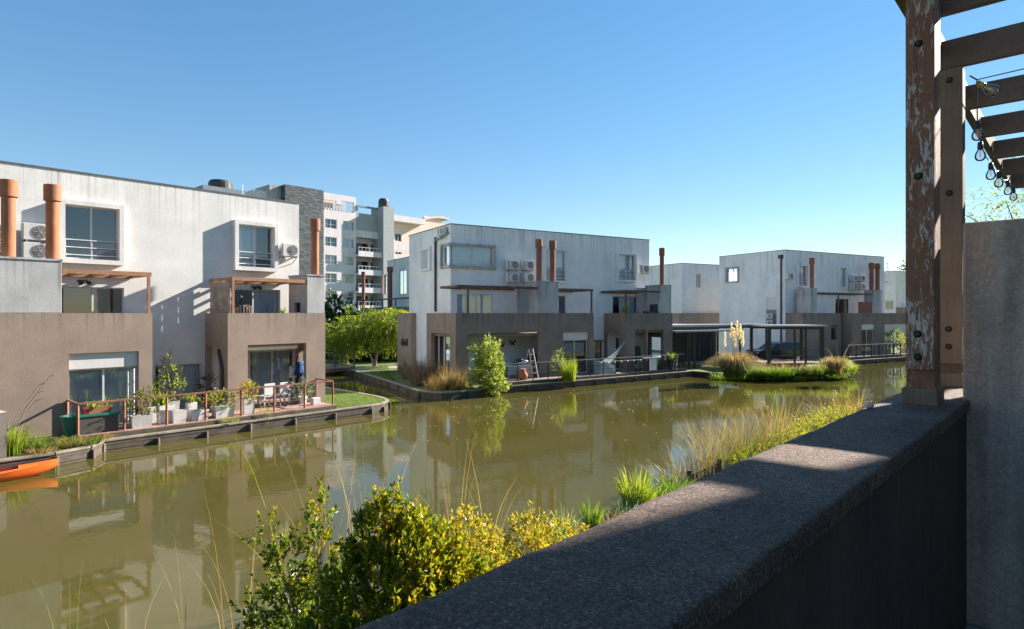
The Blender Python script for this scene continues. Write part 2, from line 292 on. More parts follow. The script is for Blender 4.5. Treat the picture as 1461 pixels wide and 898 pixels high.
M['blade_green'] = leafmat('green_grass_blade', [(0.05, 0.11, 0.015), (0.10, 0.18, 0.02), (0.17, 0.24, 0.03)], 0.45)
M['blade_lime'] = leafmat('lime_blade', [(0.12, 0.19, 0.025), (0.19, 0.26, 0.03), (0.26, 0.30, 0.05)], 0.5)
M['blade_blue'] = leafmat('blue_green_blade', [(0.10, 0.17, 0.12), (0.16, 0.24, 0.16), (0.25, 0.30, 0.18)], 0.4)
M['blade_dry'] = leafmat('dry_straw_blade', [(0.26, 0.19, 0.09), (0.36, 0.29, 0.15), (0.20, 0.14, 0.07)], 0.4)
M['blade_brown'] = leafmat('dry_red_brown_stem', [(0.17, 0.11, 0.08), (0.26, 0.17, 0.12), (0.14, 0.10, 0.075), (0.22, 0.13, 0.09)], 0.3)
M['blade_orange'] = leafmat('orange_dry_blade', [(0.36, 0.20, 0.10), (0.30, 0.18, 0.09), (0.20, 0.18, 0.07), (0.14, 0.15, 0.05)], 0.4)
M['plume'] = leafmat('silky_plume', [(0.80, 0.76, 0.68), (0.70, 0.64, 0.56)], 0.35)
M['purple'] = leafmat('purple_leaf', [(0.10, 0.03, 0.06), (0.15, 0.05, 0.08)], 0.3)

# ------------------------------------------------------------------ mesh helpers
class MB:
    def __init__(s, xf=None): s.v, s.f, s.xf = [], [], xf
    def add(s, vs, fs):
        o = len(s.v)
        if s.xf: vs = [s.xf(*p) for p in vs]
        s.v += [tuple(p) for p in vs]; s.f += [tuple(i+o for i in f) for f in fs]; return s
    def box(s, x0, x1, y0, y1, z0, z1):
        if x0 > x1: x0, x1 = x1, x0
        if y0 > y1: y0, y1 = y1, y0
        if z0 > z1: z0, z1 = z1, z0
        return s.add([(x0,y0,z0),(x1,y0,z0),(x1,y1,z0),(x0,y1,z0),(x0,y0,z1),(x1,y0,z1),(x1,y1,z1),(x0,y1,z1)],
                     [(0,3,2,1),(4,5,6,7),(0,1,5,4),(1,2,6,5),(2,3,7,6),(3,0,4,7)])
    def quad(s, *p): return s.add(p, [tuple(range(len(p)))])
    def bar(s, a, b, wd, h=None, up=(0, 0, 1)):
        a, b = Vector(a), Vector(b); d = (b-a).normalized(); h = h or wd; upv = Vector(up)
        if abs(d.dot(upv)) > 0.98: upv = Vector((1, 0, 0))
        sx = d.cross(upv).normalized()*wd/2; sz = sx.cross(d).normalized()*h/2
        vs = [a-sx-sz, a+sx-sz, a+sx+sz, a-sx+sz, b-sx-sz, b+sx-sz, b+sx+sz, b-sx+sz]
        return s.add(vs, [(0,1,2,3),(7,6,5,4),(0,4,5,1),(1,5,6,2),(2,6,7,3),(3,7,4,0)])
    def tube(s, pts, rad, n=8, closed=True):
        pts = [Vector(p) for p in pts]; rs = rad if isinstance(rad, (list, tuple)) else [rad]*len(pts)
        vs, fs = [], []; ref = None
        for i, p in enumerate(pts):
            d = (pts[min(i+1, len(pts)-1)]-pts[max(i-1, 0)]).normalized()
            if ref is None: ref = d.orthogonal().normalized()
            sx = (ref - d*ref.dot(d)).normalized(); ref = sx; sy = d.cross(sx)
            for k in range(n):
                a = 2*PI*k/n; vs.append(p+(sx*math.cos(a)+sy*math.sin(a))*rs[i])
        for i in range(len(pts)-1):
            for k in range(n):
                k2 = (k+1) % n; fs.append((i*n+k, i*n+k2, (i+1)*n+k2, (i+1)*n+k))
        if closed: fs.append(tuple(range(n-1, -1, -1))); fs.append(tuple((len(pts)-1)*n+k for k in range(n)))
        return s.add(vs, fs)
    def lathe(s, c, prof, n=16):
        return s.tube([(c[0], c[1], c[2]+z) for r, z in prof], [r for r, z in prof], n) if False else s._lathe(c, prof, n)
    def _lathe(s, c, prof, n):
        vs, fs = [], []
        for r, z in prof:
            for k in range(n):
                a = 2*PI*k/n; vs.append((c[0]+r*math.cos(a), c[1]+r*math.sin(a), c[2]+z))
        for i in range(len(prof)-1):
            for k in range(n):
                k2 = (k+1) % n; fs.append((i*n+k, i*n+k2, (i+1)*n+k2, (i+1)*n+k))
        fs.append(tuple(range(n-1, -1, -1))); fs.append(tuple((len(prof)-1)*n+k for k in range(n)))
        return s.add(vs, fs)
    def ell(s, c, r, n=12, m=8):
        vs, fs = [], []
        for i in range(m+1):
            t = PI*i/m
            for k in range(n):
                a = 2*PI*k/n; vs.append((c[0]+r[0]*math.sin(t)*math.cos(a), c[1]+r[1]*math.sin(t)*math.sin(a), c[2]-r[2]*math.cos(t)))
        for i in range(m):
            for k in range(n):
                k2 = (k+1) % n; fs.append((i*n+k, i*n+k2, (i+1)*n+k2, (i+1)*n+k))
        return s.add(vs, fs)
    def wall(s, a0, a1, z0, z1, d0, d1, holes=()):
        """wall slab: along first coordinate a, between depths d0 (seen face) and d1, with rectangular holes (a0,a1,z0,z1)"""
        holes = [h for h in holes]
        xs = sorted({a0, a1, *[min(max(h[0], a0), a1) for h in holes], *[min(max(h[1], a0), a1) for h in holes]})
        zs = sorted({z0, z1, *[min(max(h[2], z0), z1) for h in holes], *[min(max(h[3], z0), z1) for h in holes]})
        def inh(x, z): return any(h[0] < x < h[1] and h[2] < z < h[3] for h in holes)
        for i in range(len(xs)-1):
            for j in range(len(zs)-1):
                if xs[i+1]-xs[i] < 1e-6 or zs[j+1]-zs[j] < 1e-6: continue
                if inh((xs[i]+xs[i+1])/2, (zs[j]+zs[j+1])/2): continue
                p, q, r_, t = xs[i], xs[i+1], zs[j], zs[j+1]
                s.quad((p, d0, r_), (q, d0, r_), (q, d0, t), (p, d0, t))
                s.quad((p, d1, t), (q, d1, t), (q, d1, r_), (p, d1, r_))
        for h in [*holes, (a0, a1, z0, z1)]:
            p, q, r_, t = max(h[0], a0), min(h[1], a1), max(h[2], z0), min(h[3], z1)
            s.quad((p, d0, t), (q, d0, t), (q, d1, t), (p, d1, t)); 
            s.quad((p, d0, r_), (q, d0, r_), (q, d1, r_), (p, d1, r_))
            s.quad((p, d0, r_), (p, d1, r_), (p, d1, t), (p, d0, t)); s.quad((q, d0, r_), (q, d1, r_), (q, d1, t), (q, d0, t))
        return s
    def build(s, name, mat, parent=None, smooth=False, label=None, bevel=0):
        me = bpy.data.meshes.new(name); me.from_pydata(s.v, [], s.f); me.update()
        me.materials.append(M[mat] if isinstance(mat, str) else mat)
        if smooth: me.polygons.foreach_set('use_smooth', [True]*len(me.polygons))
        o = bpy.data.objects.new(name, me); COL.objects.link(o)
        if parent: o.parent = parent
        if label: o['label'] = label
        if bevel:
            b = o.modifiers.new('bevel', 'BEVEL'); b.width = bevel; b.segments = 2; b.limit_method = 'ANGLE'
        return o
def npmesh(name, V, F, mat, parent=None):
    me = bpy.data.meshes.new(name); V = np.asarray(V, dtype=np.float32); F = np.asarray(F, dtype=np.int32)
    k = F.shape[1]
    me.vertices.add(len(V)); me.vertices.foreach_set('co', V.ravel())
    me.loops.add(F.size); me.loops.foreach_set('vertex_index', F.ravel())
    me.polygons.add(len(F)); me.polygons.foreach_set('loop_start', np.arange(0, F.size, k, dtype=np.int32))
    me.update(calc_edges=True); me.validate()
    me.materials.append(M[mat]); o = bpy.data.objects.new(name, me); COL.objects.link(o)
    if parent: o.parent = parent
    return o
def tag(o, label=None, cat=None, group=None, kind=None):
    if label: o['label'] = label
    if cat: o['category'] = cat
    if group: o['group'] = group
    if kind: o['kind'] = kind
    return o
def thing(name, label, cat, loc=(0, 0, 0), rz=0.0, group=None):
    o = bpy.data.objects.new(name, None); COL.objects.link(o); o.location = loc; o.rotation_euler = (0, 0, rz)
    o.empty_display_size = 0.1
    return tag(o, label, cat, group)
def kids(o): return [c for c in bpy.data.objects if c.parent == o]
def dup(root, loc, rz=None, label=None, parent=None, scale=None):
    def cp(o, par):
        c = o.copy(); COL.objects.link(c)
        if par: c.parent = par
        for ch in kids(o): cp(ch, c)
        return c
    r = cp(root, parent); r.location = loc
    if rz is not None: r.rotation_euler = (0, 0, rz)
    if label: r['label'] = label
    if scale: r.scale = scale
    return r
def struct(o): o['kind'] = 'structure'; return o

# ------------------------------------------------------------------ frames of reference (canal axis u, across v; each house has its own)
UX, UY = 0.6795, 0.7337
def uv(u, v, z=None):
    p = (UX*u-UY*v, UY*u+UX*v)
    return p if z is None else (*p, z)
def P(px, py, z):
    """point of a level surface at height z seen at a pixel of the photograph"""
    Y = FPX*(EYE-z)/(py-HY); return ((px-CXP)/FPX*Y, Y, z)
def PY(px, Y, z): return ((px-CXP)/FPX*Y, Y, z)
class Frame:
    def __init__(s, ox, oy, ax, ay):
        l = math.hypot(ax, ay); s.o = (ox, oy); s.a = (ax/l, ay/l); s.b = (-ay/l, ax/l); s.ang = math.atan2(ay, ax)
    def x(s, px, y):
        r = (px-CXP)/FPX
        return (r*(s.o[1]+s.b[1]*y)-s.o[0]-s.b[0]*y)/(s.a[0]-r*s.a[1])
    def y(s, px, x):
        r = (px-CXP)/FPX
        return (r*(s.o[1]+s.a[1]*x)-s.o[0]-s.a[0]*x)/(s.b[0]-r*s.b[1])
    def dep(s, x, y): return s.o[1]+s.a[1]*x+s.b[1]*y
    def w(s, x, y, z=0): return (s.o[0]+s.a[0]*x+s.b[0]*y, s.o[1]+s.a[1]*x+s.b[1]*y, z)
    def loc(s, X, Y): dx, dy = X-s.o[0], Y-s.o[1]; return (dx*s.a[0]+dy*s.a[1], dx*s.b[0]+dy*s.b[1])
    def rect(s, x0, y0, x1, y1, yp=0.0):       # pixels -> (xa, xb, za, zb) on a face parallel to the front
        xa, xb = s.x(x0, yp), s.x(x1, yp); d = (s.dep(xa, yp)+s.dep(xb, yp))/2
        return (xa, xb, EYE+(HY-y1)/FPX*d, EYE+(HY-y0)/FPX*d)
    def srect(s, x0, y0, x1, y1, xp=0.0):      # same on the left end face
        ya, yb = s.y(x1, xp), s.y(x0, xp); d = (s.dep(xp, ya)+s.dep(xp, yb))/2
        return (ya, yb, EYE+(HY-y1)/FPX*d, EYE+(HY-y0)/FPX*d)
    def z(s, px, py, yp=0.0): return EYE+(HY-py)/FPX*s.dep(s.x(px, yp), yp)
def O1(p): return uv(0, 26.3)
F1 = Frame(*uv(0, 26.3), UX, UY)
F2 = Frame(-3.61, 36.3, 0.859, 0.513)
F3 = Frame(23.65, 53.4, 0.88, 0.475)

# ------------------------------------------------------------------ windows and fittings
def window(root, rect, depth, frame='alu', mull=(0.5,), rail=False, curtain='curtain', cov=(0, 1), xf=None, name='window', hor=(), label=None):
    """frame + pane + curtain; rect=(a0,a1,z0,z1); depth = how far behind the wall face (local second coordinate)"""
    a0, a1, z0, z1 = rect; d = depth; f = 0.05
    m = MB(xf)
    m.wall(a0, a1, z0, z1, d-0.03, d+0.03, [(a0+f, a1-f, z0+f, z1-f)])
    for q in mull:
        c = a0+(a1-a0)*q; m.box(c-0.03, c+0.03, d-0.025, d+0.025, z0+f, z1-f)
    for q in hor:
        c = z0+(z1-z0)*q; m.box(a0+f, a1-f, d-0.022, d+0.022, c-0.02, c+0.02)
    w_ = m.build(name, frame, root, label=label)
    g = MB(xf); g.quad((a0+f, d, z0+f), (a1-f, d, z0+f), (a1-f, d, z1-f), (a0+f, d, z1-f)); g.build('pane', 'glass', w_)
    if curtain:
        c = MB(xf); c0, c1 = a0+(a1-a0)*cov[0], a0+(a1-a0)*cov[1]; n = max(8, int((c1-c0)/0.05)); rr = random.Random(int(a0*97+z0*13))
        pts = []
        for i in range(n+1):
            x = c0+(c1-c0)*i/n; pts.append((x, d+0.14+0.03*math.sin(i*1.4+rr.random()*1.2)))
        for i in range(n):
            c.quad((pts[i][0], pts[i][1], z0), (pts[i+1][0], pts[i+1][1], z0), (pts[i+1][0], pts[i+1][1], z1), (pts[i][0], pts[i][1], z1))
        c.build('curtain', curtain, w_)
    if rail:
        r_ = MB(xf)
        for q in (0.08, 0.22, 0.36): 
            zz = z0+(z1-z0)*q; r_.box(a0, a1, d-0.14, d-0.115, zz-0.018, zz+0.018)
        for q in (0.02, 0.5, 0.98): 
            c = a0+(a1-a0)*q; r_.box(c-0.015, c+0.015, d-0.115, d-0.09, z0, z0+(z1-z0)*0.36)
        r_.build('window_railing', 'alu', w_)
    return w_
def surround(root, rect, th, out, mat, xf=None):
    a0, a1, z0, z1 = rect
    return MB(xf).wall(a0-th, a1+th, z0-th, z1+th, -out, -0.002, [(a0, a1, z0, z1)]).build('window_surround', mat, root)
def flue(root, x, y, zb, zt, r=0.17, mat='pipe', label=None):
    m = MB(); h = min(0.54, (zt-zb)*0.3)
    m._lathe((x, y, 0), [(r, zb), (r, zt-h*0.9)], 32)
    c = MB(); c._lathe((x, y, 0), [(r*1.08, zt-h), (r*1.32, zt-h*0.97), (r*1.32, zt-0.02), (r*1.1, zt), (r*1.1, zt-0.06)], 32)
    o = m.build('flue_pipe', mat, root, label=label); c.build('cowl', mat, o)
    for ob in (o,): pass
    return o
def side(x0): return lambda a, d, z: (x0+d, a, z)

# air conditioner prototype
ACG = 'outdoor air conditioner units on the house walls'
def make_ac():
    t = thing('air_conditioner', '', 'air conditioner', group=ACG)
    MB().box(-0.4, 0.4, -0.3, 0, 0, 0.56).build('casing', 'ac', t, bevel=0.015)
    m = MB(xf=lambda a, b, c: (a, c, b)); m._lathe((0.1, 0.28, -0.312), [(0.22, 0), (0.22, 0.008)], 24); m.build('fan_grille', 'acgrille', t)
    m = MB()
    for k in (0.05, 0.11, 0.17, 0.22):
        pts = [(0.1+k*math.cos(a*PI/12), -0.318, 0.28+k*math.sin(a*PI/12)) for a in range(25)]; m.tube(pts, 0.005, 4)
    for a in range(6): m.bar((0.1, -0.318, 0.28), (0.1+0.22*math.cos(a*PI/3), -0.318, 0.28+0.22*math.sin(a*PI/3)), 0.008)
    m.build('guard', 'ac', t)
    m = MB(); m.box(-0.4, -0.36, -0.325, -0.3, 0.03, 0.53); m.build('side_vent', 'acgrille', t)
    m = MB()
    for x in (-0.28, 0.28): m.box(x-0.02, x+0.02, -0.34, 0.10, -0.05, 0.0); m.bar((x, -0.32, -0.03), (x, 0.10, -0.28), 0.025)
    m.box(-0.26, 0.26, -0.2, -0.17, -0.04, -0.01)
    m.build('bracket', 'steel', t)
    return t
AC0 = make_ac(); ac_used = []
def ac(F, x, y, z, label, sc=1.0, rot=0.0):
    p = F.w(x, y, z)
    if not ac_used:
        ac_used.append(1); AC0.location = p; AC0.rotation_euler = (0, 0, F.ang+rot); AC0['label'] = label; AC0.scale = (sc,)*3; return AC0
    return dup(AC0, p, F.ang+rot, label, scale=(sc,)*3)
def ac_px(F, px, py, label, gap=0.1, sc=1.0, yp=0.0):
    """px,py: centre of the unit in the photograph, hung on wall plane yp"""
    y = yp-gap; x = F.x(px, y-0.3); z = EYE+(HY-py)/FPX*F.dep(x, y-0.3)-0.28*sc
    return ac(F, x, y, z, label, sc)

# ------------------------------------------------------------------ foliage helpers
def rv(rng, n): 
    d = rng.normal(size=(n, 3)); return d/np.linalg.norm(d, axis=1, keepdims=True)
def leaves(C, D, L, W, rng, fold=0.25):
    """diamond leaves: centre C, direction D (unit), length L, width W arrays"""
    n = len(C); L = np.broadcast_to(L, (n,))[:, None]; W = np.broadcast_to(W, (n,))[:, None]
    r = rv(rng, n); S = np.cross(D, r); S /= np.linalg.norm(S, axis=1, keepdims=True)+1e-9; U = np.cross(S, D)
    V = np.empty((n, 4, 3)); V[:, 0] = C; V[:, 1] = C+D*L*0.5+S*W*0.5+U*W*fold; V[:, 2] = C+D*L; V[:, 3] = C+D*L*0.5-S*W*0.5+U*W*fold
    return V.reshape(-1, 3), np.arange(n*4).reshape(-1, 4)
def sprigs(Pt, Dr, slen, nl, L, W, rng, spread=0.8):
    """each twig at point Pt heading Dr carries nl leaves"""
    n = len(Pt); t = rng.random((n, nl)); sl = slen*(0.6+0.8*rng.random((n, 1)))
    C = Pt[:, None, :]+Dr[:, None, :]*(t*sl)[:, :, None]
    d = Dr[:, None, :]+rv(rng, n*nl).reshape(n, nl, 3)*spread; d /= np.linalg.norm(d, axis=2, keepdims=True)
    C = C.reshape(-1, 3); d = d.reshape(-1, 3)
    return leaves(C, d, L*(0.6+0.7*rng.random(len(C))), W*(0.7+0.5*rng.random(len(C))), rng)
def blob_points(blobs, n, rng, shell=0.35):
    """points in uneven ellipsoids, mostly near their surface; blobs=(x,y,z,rx,ry,rz)"""
    B = np.array(blobs, float); wgt = (B[:, 3]*B[:, 4]*B[:, 5])**0.67; k = rng.choice(len(B), n, p=wgt/wgt.sum())
    d = rv(rng, n); rad = 1-shell*rng.random(n)**1.3
    rad *= 1+0.22*np.sin(d[:, 0]*5+k)+0.14*np.sin(d[:, 2]*8+k*2)
    return B[k, :3]+d*B[k, 3:]*rad[:, None], d
def rndblobs(rng, c, r, n, br):
    out = []
    for i in range(n):
        d = rv(rng, 1)[0]; q = rng.random()**0.5*0.75
        s = br*(0.7+0.6*rng.random()); out.append((c[0]+d[0]*r[0]*q, c[1]+d[1]*r[1]*q, c[2]+d[2]*r[2]*q, s, s, s*0.8))
    return out
def blades(n, base, h, spread, width, droop, rng, seg=4, lean=(0, 0)):
    """arching blades from a clump: base radius, height, spread, droop"""
    a = rng.random(n)*2*PI; rr = base*np.sqrt(rng.random(n)); hh = h*(0.5+0.6*rng.random(n)); sp = spread*(0.2+0.9*rng.random(n))
    dx, dy = np.cos(a), np.sin(a); V = np.zeros((n, (seg+1)*2, 3)); ph = rng.random(n)*2*PI
    sx, sy = -np.sin(ph), np.cos(ph)
    for i in range(seg+1):
        t = i/seg; o = rr+sp*t**1.6; z = hh*(t-droop*t**2.6*(0.5+sp/spread*0.5)); wd = width*(1-t)**0.7*0.5+0.0006
        cx = dx*o+lean[0]*t; cy = dy*o+lean[1]*t
        V[:, 2*i, 0] = cx-sx*wd; V[:, 2*i, 1] = cy-sy*wd; V[:, 2*i, 2] = z
        V[:, 2*i+1, 0] = cx+sx*wd; V[:, 2*i+1, 1] = cy+sy*wd; V[:, 2*i+1, 2] = z
    f = np.array([[2*i, 2*i+1, 2*i+3, 2*i+2] for i in range(seg)]); m = (seg+1)*2
    F = (f[None]+(np.arange(n)*m)[:, None, None]).reshape(-1, 4)
    return V.reshape(-1, 3), F
def tuft(name, label, cat, loc, n, base, h, spread, width, droop, mat, seed, group=None, lean=(0, 0)):
    rng = np.random.default_rng(seed); V, F = blades(n, base, h, spread, width, droop, rng, lean=lean)
    o = npmesh(name, V, F, mat); o.location = loc; return tag(o, label, cat, group)
def messy(name, label, cat, loc, n, R_, h, mat, seed, width=.016, group=None):
    rng = np.random.default_rng(seed); VV, FF, o = [], [], 0
    for k in range(16):
        a, q = rng.random()*2*PI, R_*rng.random()**.6; hh = h*(1.05-.5*(q/R_)**2)*rng.uniform(.6, 1.15)
        V, F = blades(n//16, .12, hh, .35+.25*rng.random(), width, .25*rng.random(), rng, lean=(rng.normal()*.18, rng.normal()*.18)); V = V+np.array([q*math.cos(a), q*math.sin(a), 0])
        VV.append(V); FF.append(F+o); o += len(V)
    ob = npmesh(name, np.concatenate(VV), np.concatenate(FF), mat); ob.location = loc; return tag(ob, label, cat, group)
def leafy(name, label, cat, loc, blobs, n, nl, slen, L, W, mat, seed, up=0.6, stems=True, extra=None, group=None, trunkmat='bark', spread=0.8):
    """bush: root Empty > foliage, stems"""
    rng = np.random.default_rng(seed); t = thing(name, label, cat, loc, 0, group)
    Pt, d = blob_points(blobs, n, rng); D = d+np.array([0, 0, up]); D /= np.linalg.norm(D, axis=1, keepdims=True)
    V, F = sprigs(Pt, D, slen, nl, L, W, rng, spread); npmesh('foliage', V, F, mat, t)
    if stems:
        m = MB(); rr = random.Random(seed)
        for b in blobs:
            k = Vector((b[0]*0.15, b[1]*0.15, 0)); e = Vector(b[:3]); mid = (k+e)/2+Vector((rr.uniform(-.1, .1), rr.uniform(-.1, .1), 0))
            s0 = max(0.008, min(b[3]*0.06, 0.05)); m.tube([k, mid, e], [s0*1.3, s0, s0*0.5], 6)
            for _ in range(4):
                q = e+Vector((rr.uniform(-1, 1)*b[3], rr.uniform(-1, 1)*b[4], rr.uniform(0, 1)*b[5]))*0.8
                m.tube([mid, (mid+q)/2+Vector((0, 0, b[5]*0.1)), q], [s0*0.6, s0*0.4, s0*0.2], 5)
        m.build('stems', trunkmat, t)
    return t

# ================================================================== GROUND AND WATER
GZ = 0.35
def poly_ground(name, pts, z, mat, skirt=1.2):
    n = len(pts); m = MB(); m.add([(p[0], p[1], z) for p in pts], [tuple(range(n))])
    if skirt:
        k = MB()
        for i in range(n):
            a, b = pts[i], pts[(i+1) % n]; k.quad((a[0], a[1], z), (b[0], b[1], z), (b[0], b[1], z-skirt), (a[0], a[1], z-skirt))
        struct(k.build('bank_side', 'soil'))
    return struct(m.build(name, mat))
def edge2(t): return F2.w(t, -4.35+0.07*(t-1))[:2]
bankA = [uv(4.0, 21.3), uv(4.9, 21.6), uv(5.4, 22.3), uv(10, 22.35), uv(15.2, 22.35), uv(15.9, 22.5), uv(16.5, 22.9), uv(16.9, 23.6), uv(17.1, 24.6), uv(17.3, 28), uv(17.4, 36), uv(17.4, 70)]
bankB1 = [uv(23.7, 70), uv(23.6, 36.3), P(557, 553, 0)[:2], P(599, 568, 0)[:2], P(633, 571, 0)[:2], P(668, 567, 0)[:2], edge2(1), edge2(6), edge2(11), edge2(16.6)]
bankB2 = [P(1034, 541, 0)[:2], P(1080, 543, 0)[:2], P(1130, 542, 0)[:2], P(1180, 539, 0)[:2], P(1208, 534, 0)[:2], P(1216, 520.5, 0)[:2]]
e3 = P(1294, 515, 0)
bankB3 = [e3[:2], (e3[0]+0.88*150, e3[1]+0.475*150)]
pts = [uv(-400, 21.2)]+bankA+bankB1+bankB2+bankB3+[(1500, 700), (1500, 2500), (-1800, 2500), (-1800, 300)]
poly_ground('ground', pts, GZ, 'ground')
rr = random.Random(5)
nb = [uv(u, (6.68 if u < 19 else 6.45)+rr.uniform(-0.12, 0.08)) for u in np.arange(-6, 60, 1.1)]
poly_ground('bank', [uv(-150, 7.3)]+nb+[uv(220, 6.7), uv(220, -60), uv(-150, -60)], 0.40, 'ground')
m = MB(); m.quad(uv(-200, -5, 0), uv(300, -5, 0), uv(300, 90, 0), uv(-200, 90, 0)); struct(m.build('water', 'water'))
# paved ground by the carport, the footpath by the bridge
m = MB(); m.quad((13.9, 47.3, GZ+.004), F3.w(-9, -7.0, GZ+.004), F3.w(-2.5, -6.0, GZ+.004), F3.w(2.2, -3.4, GZ+.004), F3.w(3, -1.0, GZ+.004), F3.w(-1, -1, GZ+.004), F3.w(-1, 7, GZ+.004), (13, 62, GZ+.004))
struct(m.build('pavement', 'pavement'))
m = MB(); a = uv(24.0, 37.4); b = uv(24.0, 38.9); m.quad((a[0], a[1], GZ+.004), (a[0]+7, a[1]+3.2, GZ+.004), (b[0]+7, b[1]+3.6, GZ+.004), (b[0], b[1], GZ+.004))
struct(m.build('footpath', 'pavement'))

def edging(label, pts, ztop, group=None, seedv=1, cap=True):
    t = thing('timber_edging', label, 'bank edging', (pts[0][0], pts[0][1], 0)); o = Vector((pts[0][0], pts[0][1], 0)); r_ = random.Random(seedv)
    mb, mc = MB(), MB(); plist = []
    for i in range(len(pts)-1):
        a, b = Vector((*pts[i][:2], 0))-o, Vector((*pts[i+1][:2], 0))-o; d = (b-a).normalized(); nrm = Vector((d.y, -d.x, 0)); L = (b-a).length
        k = max(1, int(round(L/1.6)))
        for j in range(k):
            p, q = a.lerp(b, j/k), a.lerp(b, (j+1)/k)
            for zz in (-0.18, -0.03, 0.12, 0.27):
                if zz+0.07 > ztop+0.02: continue
                jt = r_.uniform(-.008, .008)
                mb.bar(p+nrm*(0.03+jt)+Vector((0, 0, zz+r_.uniform(-.008, .008))), q+nrm*(0.03+jt)-d*0.012+Vector((0, 0, zz+r_.uniform(-.008, .008))), 0.05, 0.14)
            mc.bar(p+nrm*0.0+Vector((0, 0, ztop+0.02+r_.uniform(-.006, .006))), q-d*0.015+Vector((0, 0, ztop+0.02+r_.uniform(-.006, .006))), 0.17, 0.055)
            pp = p+nrm*0.10; plist.append((pp.x, pp.y, ztop+r_.uniform(-.14, -.02)))
    mb.build('plank', 'edgewood', t)
    if cap: mc.build('capping', 'edgetop', t)
    for q in plist: MB().box(q[0]-0.05, q[0]+0.05, q[1]-0.05, q[1]+0.05, -0.6, q[2]).build('post', 'edgewood', t)
    return t
edging('weathered timber edging along the left bank, curving round the lawn tip', [uv(-8, 21.2)]+bankA[:11], 0.33, seedv=2)
edging('dark timber edging along the bank of the middle house and up the side channel', bankB1[1:], 0.33, seedv=3, cap=True)
edging('dark timber edging below the far right boardwalk', [P(1216, 520.5, 0)[:2]]+[e3[:2], (e3[0]+0.88*12, e3[1]+0.475*12)], 0.33, seedv=4)

# ================================================================== OUR BALCONY
FN = Frame(0, 0, UX, UY)          # local x = along the canal, y = across towards it
def fn(name, label, cat, group=None): return thing(name, label, cat, (0, 0, 0), FN.ang, group)
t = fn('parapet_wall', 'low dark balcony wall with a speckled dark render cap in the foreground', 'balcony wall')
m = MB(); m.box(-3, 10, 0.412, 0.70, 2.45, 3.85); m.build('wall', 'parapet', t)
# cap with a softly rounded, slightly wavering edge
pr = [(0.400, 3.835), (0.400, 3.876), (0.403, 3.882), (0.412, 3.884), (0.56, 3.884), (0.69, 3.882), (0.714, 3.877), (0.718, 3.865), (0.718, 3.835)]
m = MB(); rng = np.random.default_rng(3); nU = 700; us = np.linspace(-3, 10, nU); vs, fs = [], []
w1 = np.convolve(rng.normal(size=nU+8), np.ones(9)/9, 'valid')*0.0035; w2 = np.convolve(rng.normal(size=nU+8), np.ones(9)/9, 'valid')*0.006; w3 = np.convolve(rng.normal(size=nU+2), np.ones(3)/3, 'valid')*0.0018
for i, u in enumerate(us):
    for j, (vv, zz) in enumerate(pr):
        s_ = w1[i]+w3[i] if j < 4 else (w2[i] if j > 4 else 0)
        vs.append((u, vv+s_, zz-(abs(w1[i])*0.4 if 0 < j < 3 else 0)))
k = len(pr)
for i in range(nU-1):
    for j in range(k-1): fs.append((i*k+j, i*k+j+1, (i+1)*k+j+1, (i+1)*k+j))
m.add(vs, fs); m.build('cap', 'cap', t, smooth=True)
o = struct(MB().box(-4, 12, -1.6, 0.411, 2.70, 2.80).build('balcony_floor', 'grey')); o.rotation_euler = (0, 0, FN.ang)
# dividing plaster wall
t = fn('plaster_wall', 'rough trowelled grey plaster wall dividing the balconies, at the right edge', 'wall')
MB().box(3.67, 3.83, -1.6, 0.428, 2.8, 4.738).build('wall', 'plaster', t, bevel=0.012)
# our own row of houses (behind and beside the camera; shades the balcony)
t = fn('row_house', 'long white terraced house our balcony belongs to', 'house')
MB().box(-22, 4.0, -9, -1.6, 0.4, 9.3).build('wall', 'white', t)
MB().box(4.0, 10.75, -9, -1.601, 0.4, 9.3).build('wall', 'white', t)
MB().box(-22, 10.75, -1.6, 0.395, 2.50, 2.695).build('balcony_slab', 'brown', t)
for i, (ua, ub) in enumerate(((14.6, 30), (36, 52), (58, 74))):
    t = fn('row_house', ('white terraced house along our bank, first beyond the balcony', 'white terraced house along our bank, second beyond the balcony', 'white terraced house along our bank, third beyond the balcony')[i], 'house')
    MB().box(ua, ub, -9, -1.6, 0.4, 9.3).build('wall', 'white', t); MB().box(ua+.3, ua+7, -1.598, .6, 0.4, 4.3).box(ub-4.5, ub-.2, -1.598, .6, 0.4, 4.3).build('terrace_block', 'brown', t)
# pergola posts
def near_post(u, label, wood_, basez=3.884):
    t = fn('pergola_post', label, 'post', 'timber posts standing on the balcony wall'); t.location = FN.w(u, 0.5425 if u < 4 else 0.552, 0)
    w_ = 0.0555
    core = MB().box(0.018, 0.158 if u < 4 else 0.115, -w_, w_, basez+0.06, 5.90 if u < 4 else 5.687).build('core', wood_, t, bevel=0.004)
    MB().box(-0.0, 0.016, -w_, w_, basez+(0.16 if u < 4 else 0.13), 5.90 if u < 4 else 5.687).build('facing_board', wood_ if u < 4 else 'boltwood', t, bevel=0.003)
    MB().box(-0.005, 0.168 if u < 4 else 0.128, -w_-0.014, w_+0.016, basez-0.004, basez+0.075).build('base_block', 'boltwood', t, bevel=0.008)
    for zz in ([5.52, 4.92, 4.205, 4.10] if u < 4 else [5.62, 4.98, 4.21, 4.11]):
        yy = 0.004 if zz > 4.5 else 0.008
        hs = MB(xf=lambda a, b, c: (c, a, b)); hs._lathe((yy, zz, -0.0015), [(0.017, 0), (0.017, 0.002)], 16); h_ = hs.build('bolt_recess', 'holes', t)
        b_ = MB(xf=lambda a, b, c: (c, a, b)); b_._lathe((yy, zz, -0.010), [(0.006, 0), (0.0095, 0.002), (0.0095, 0.009)], 6); b_.build('bolt', 'bolt', h_)
    return t
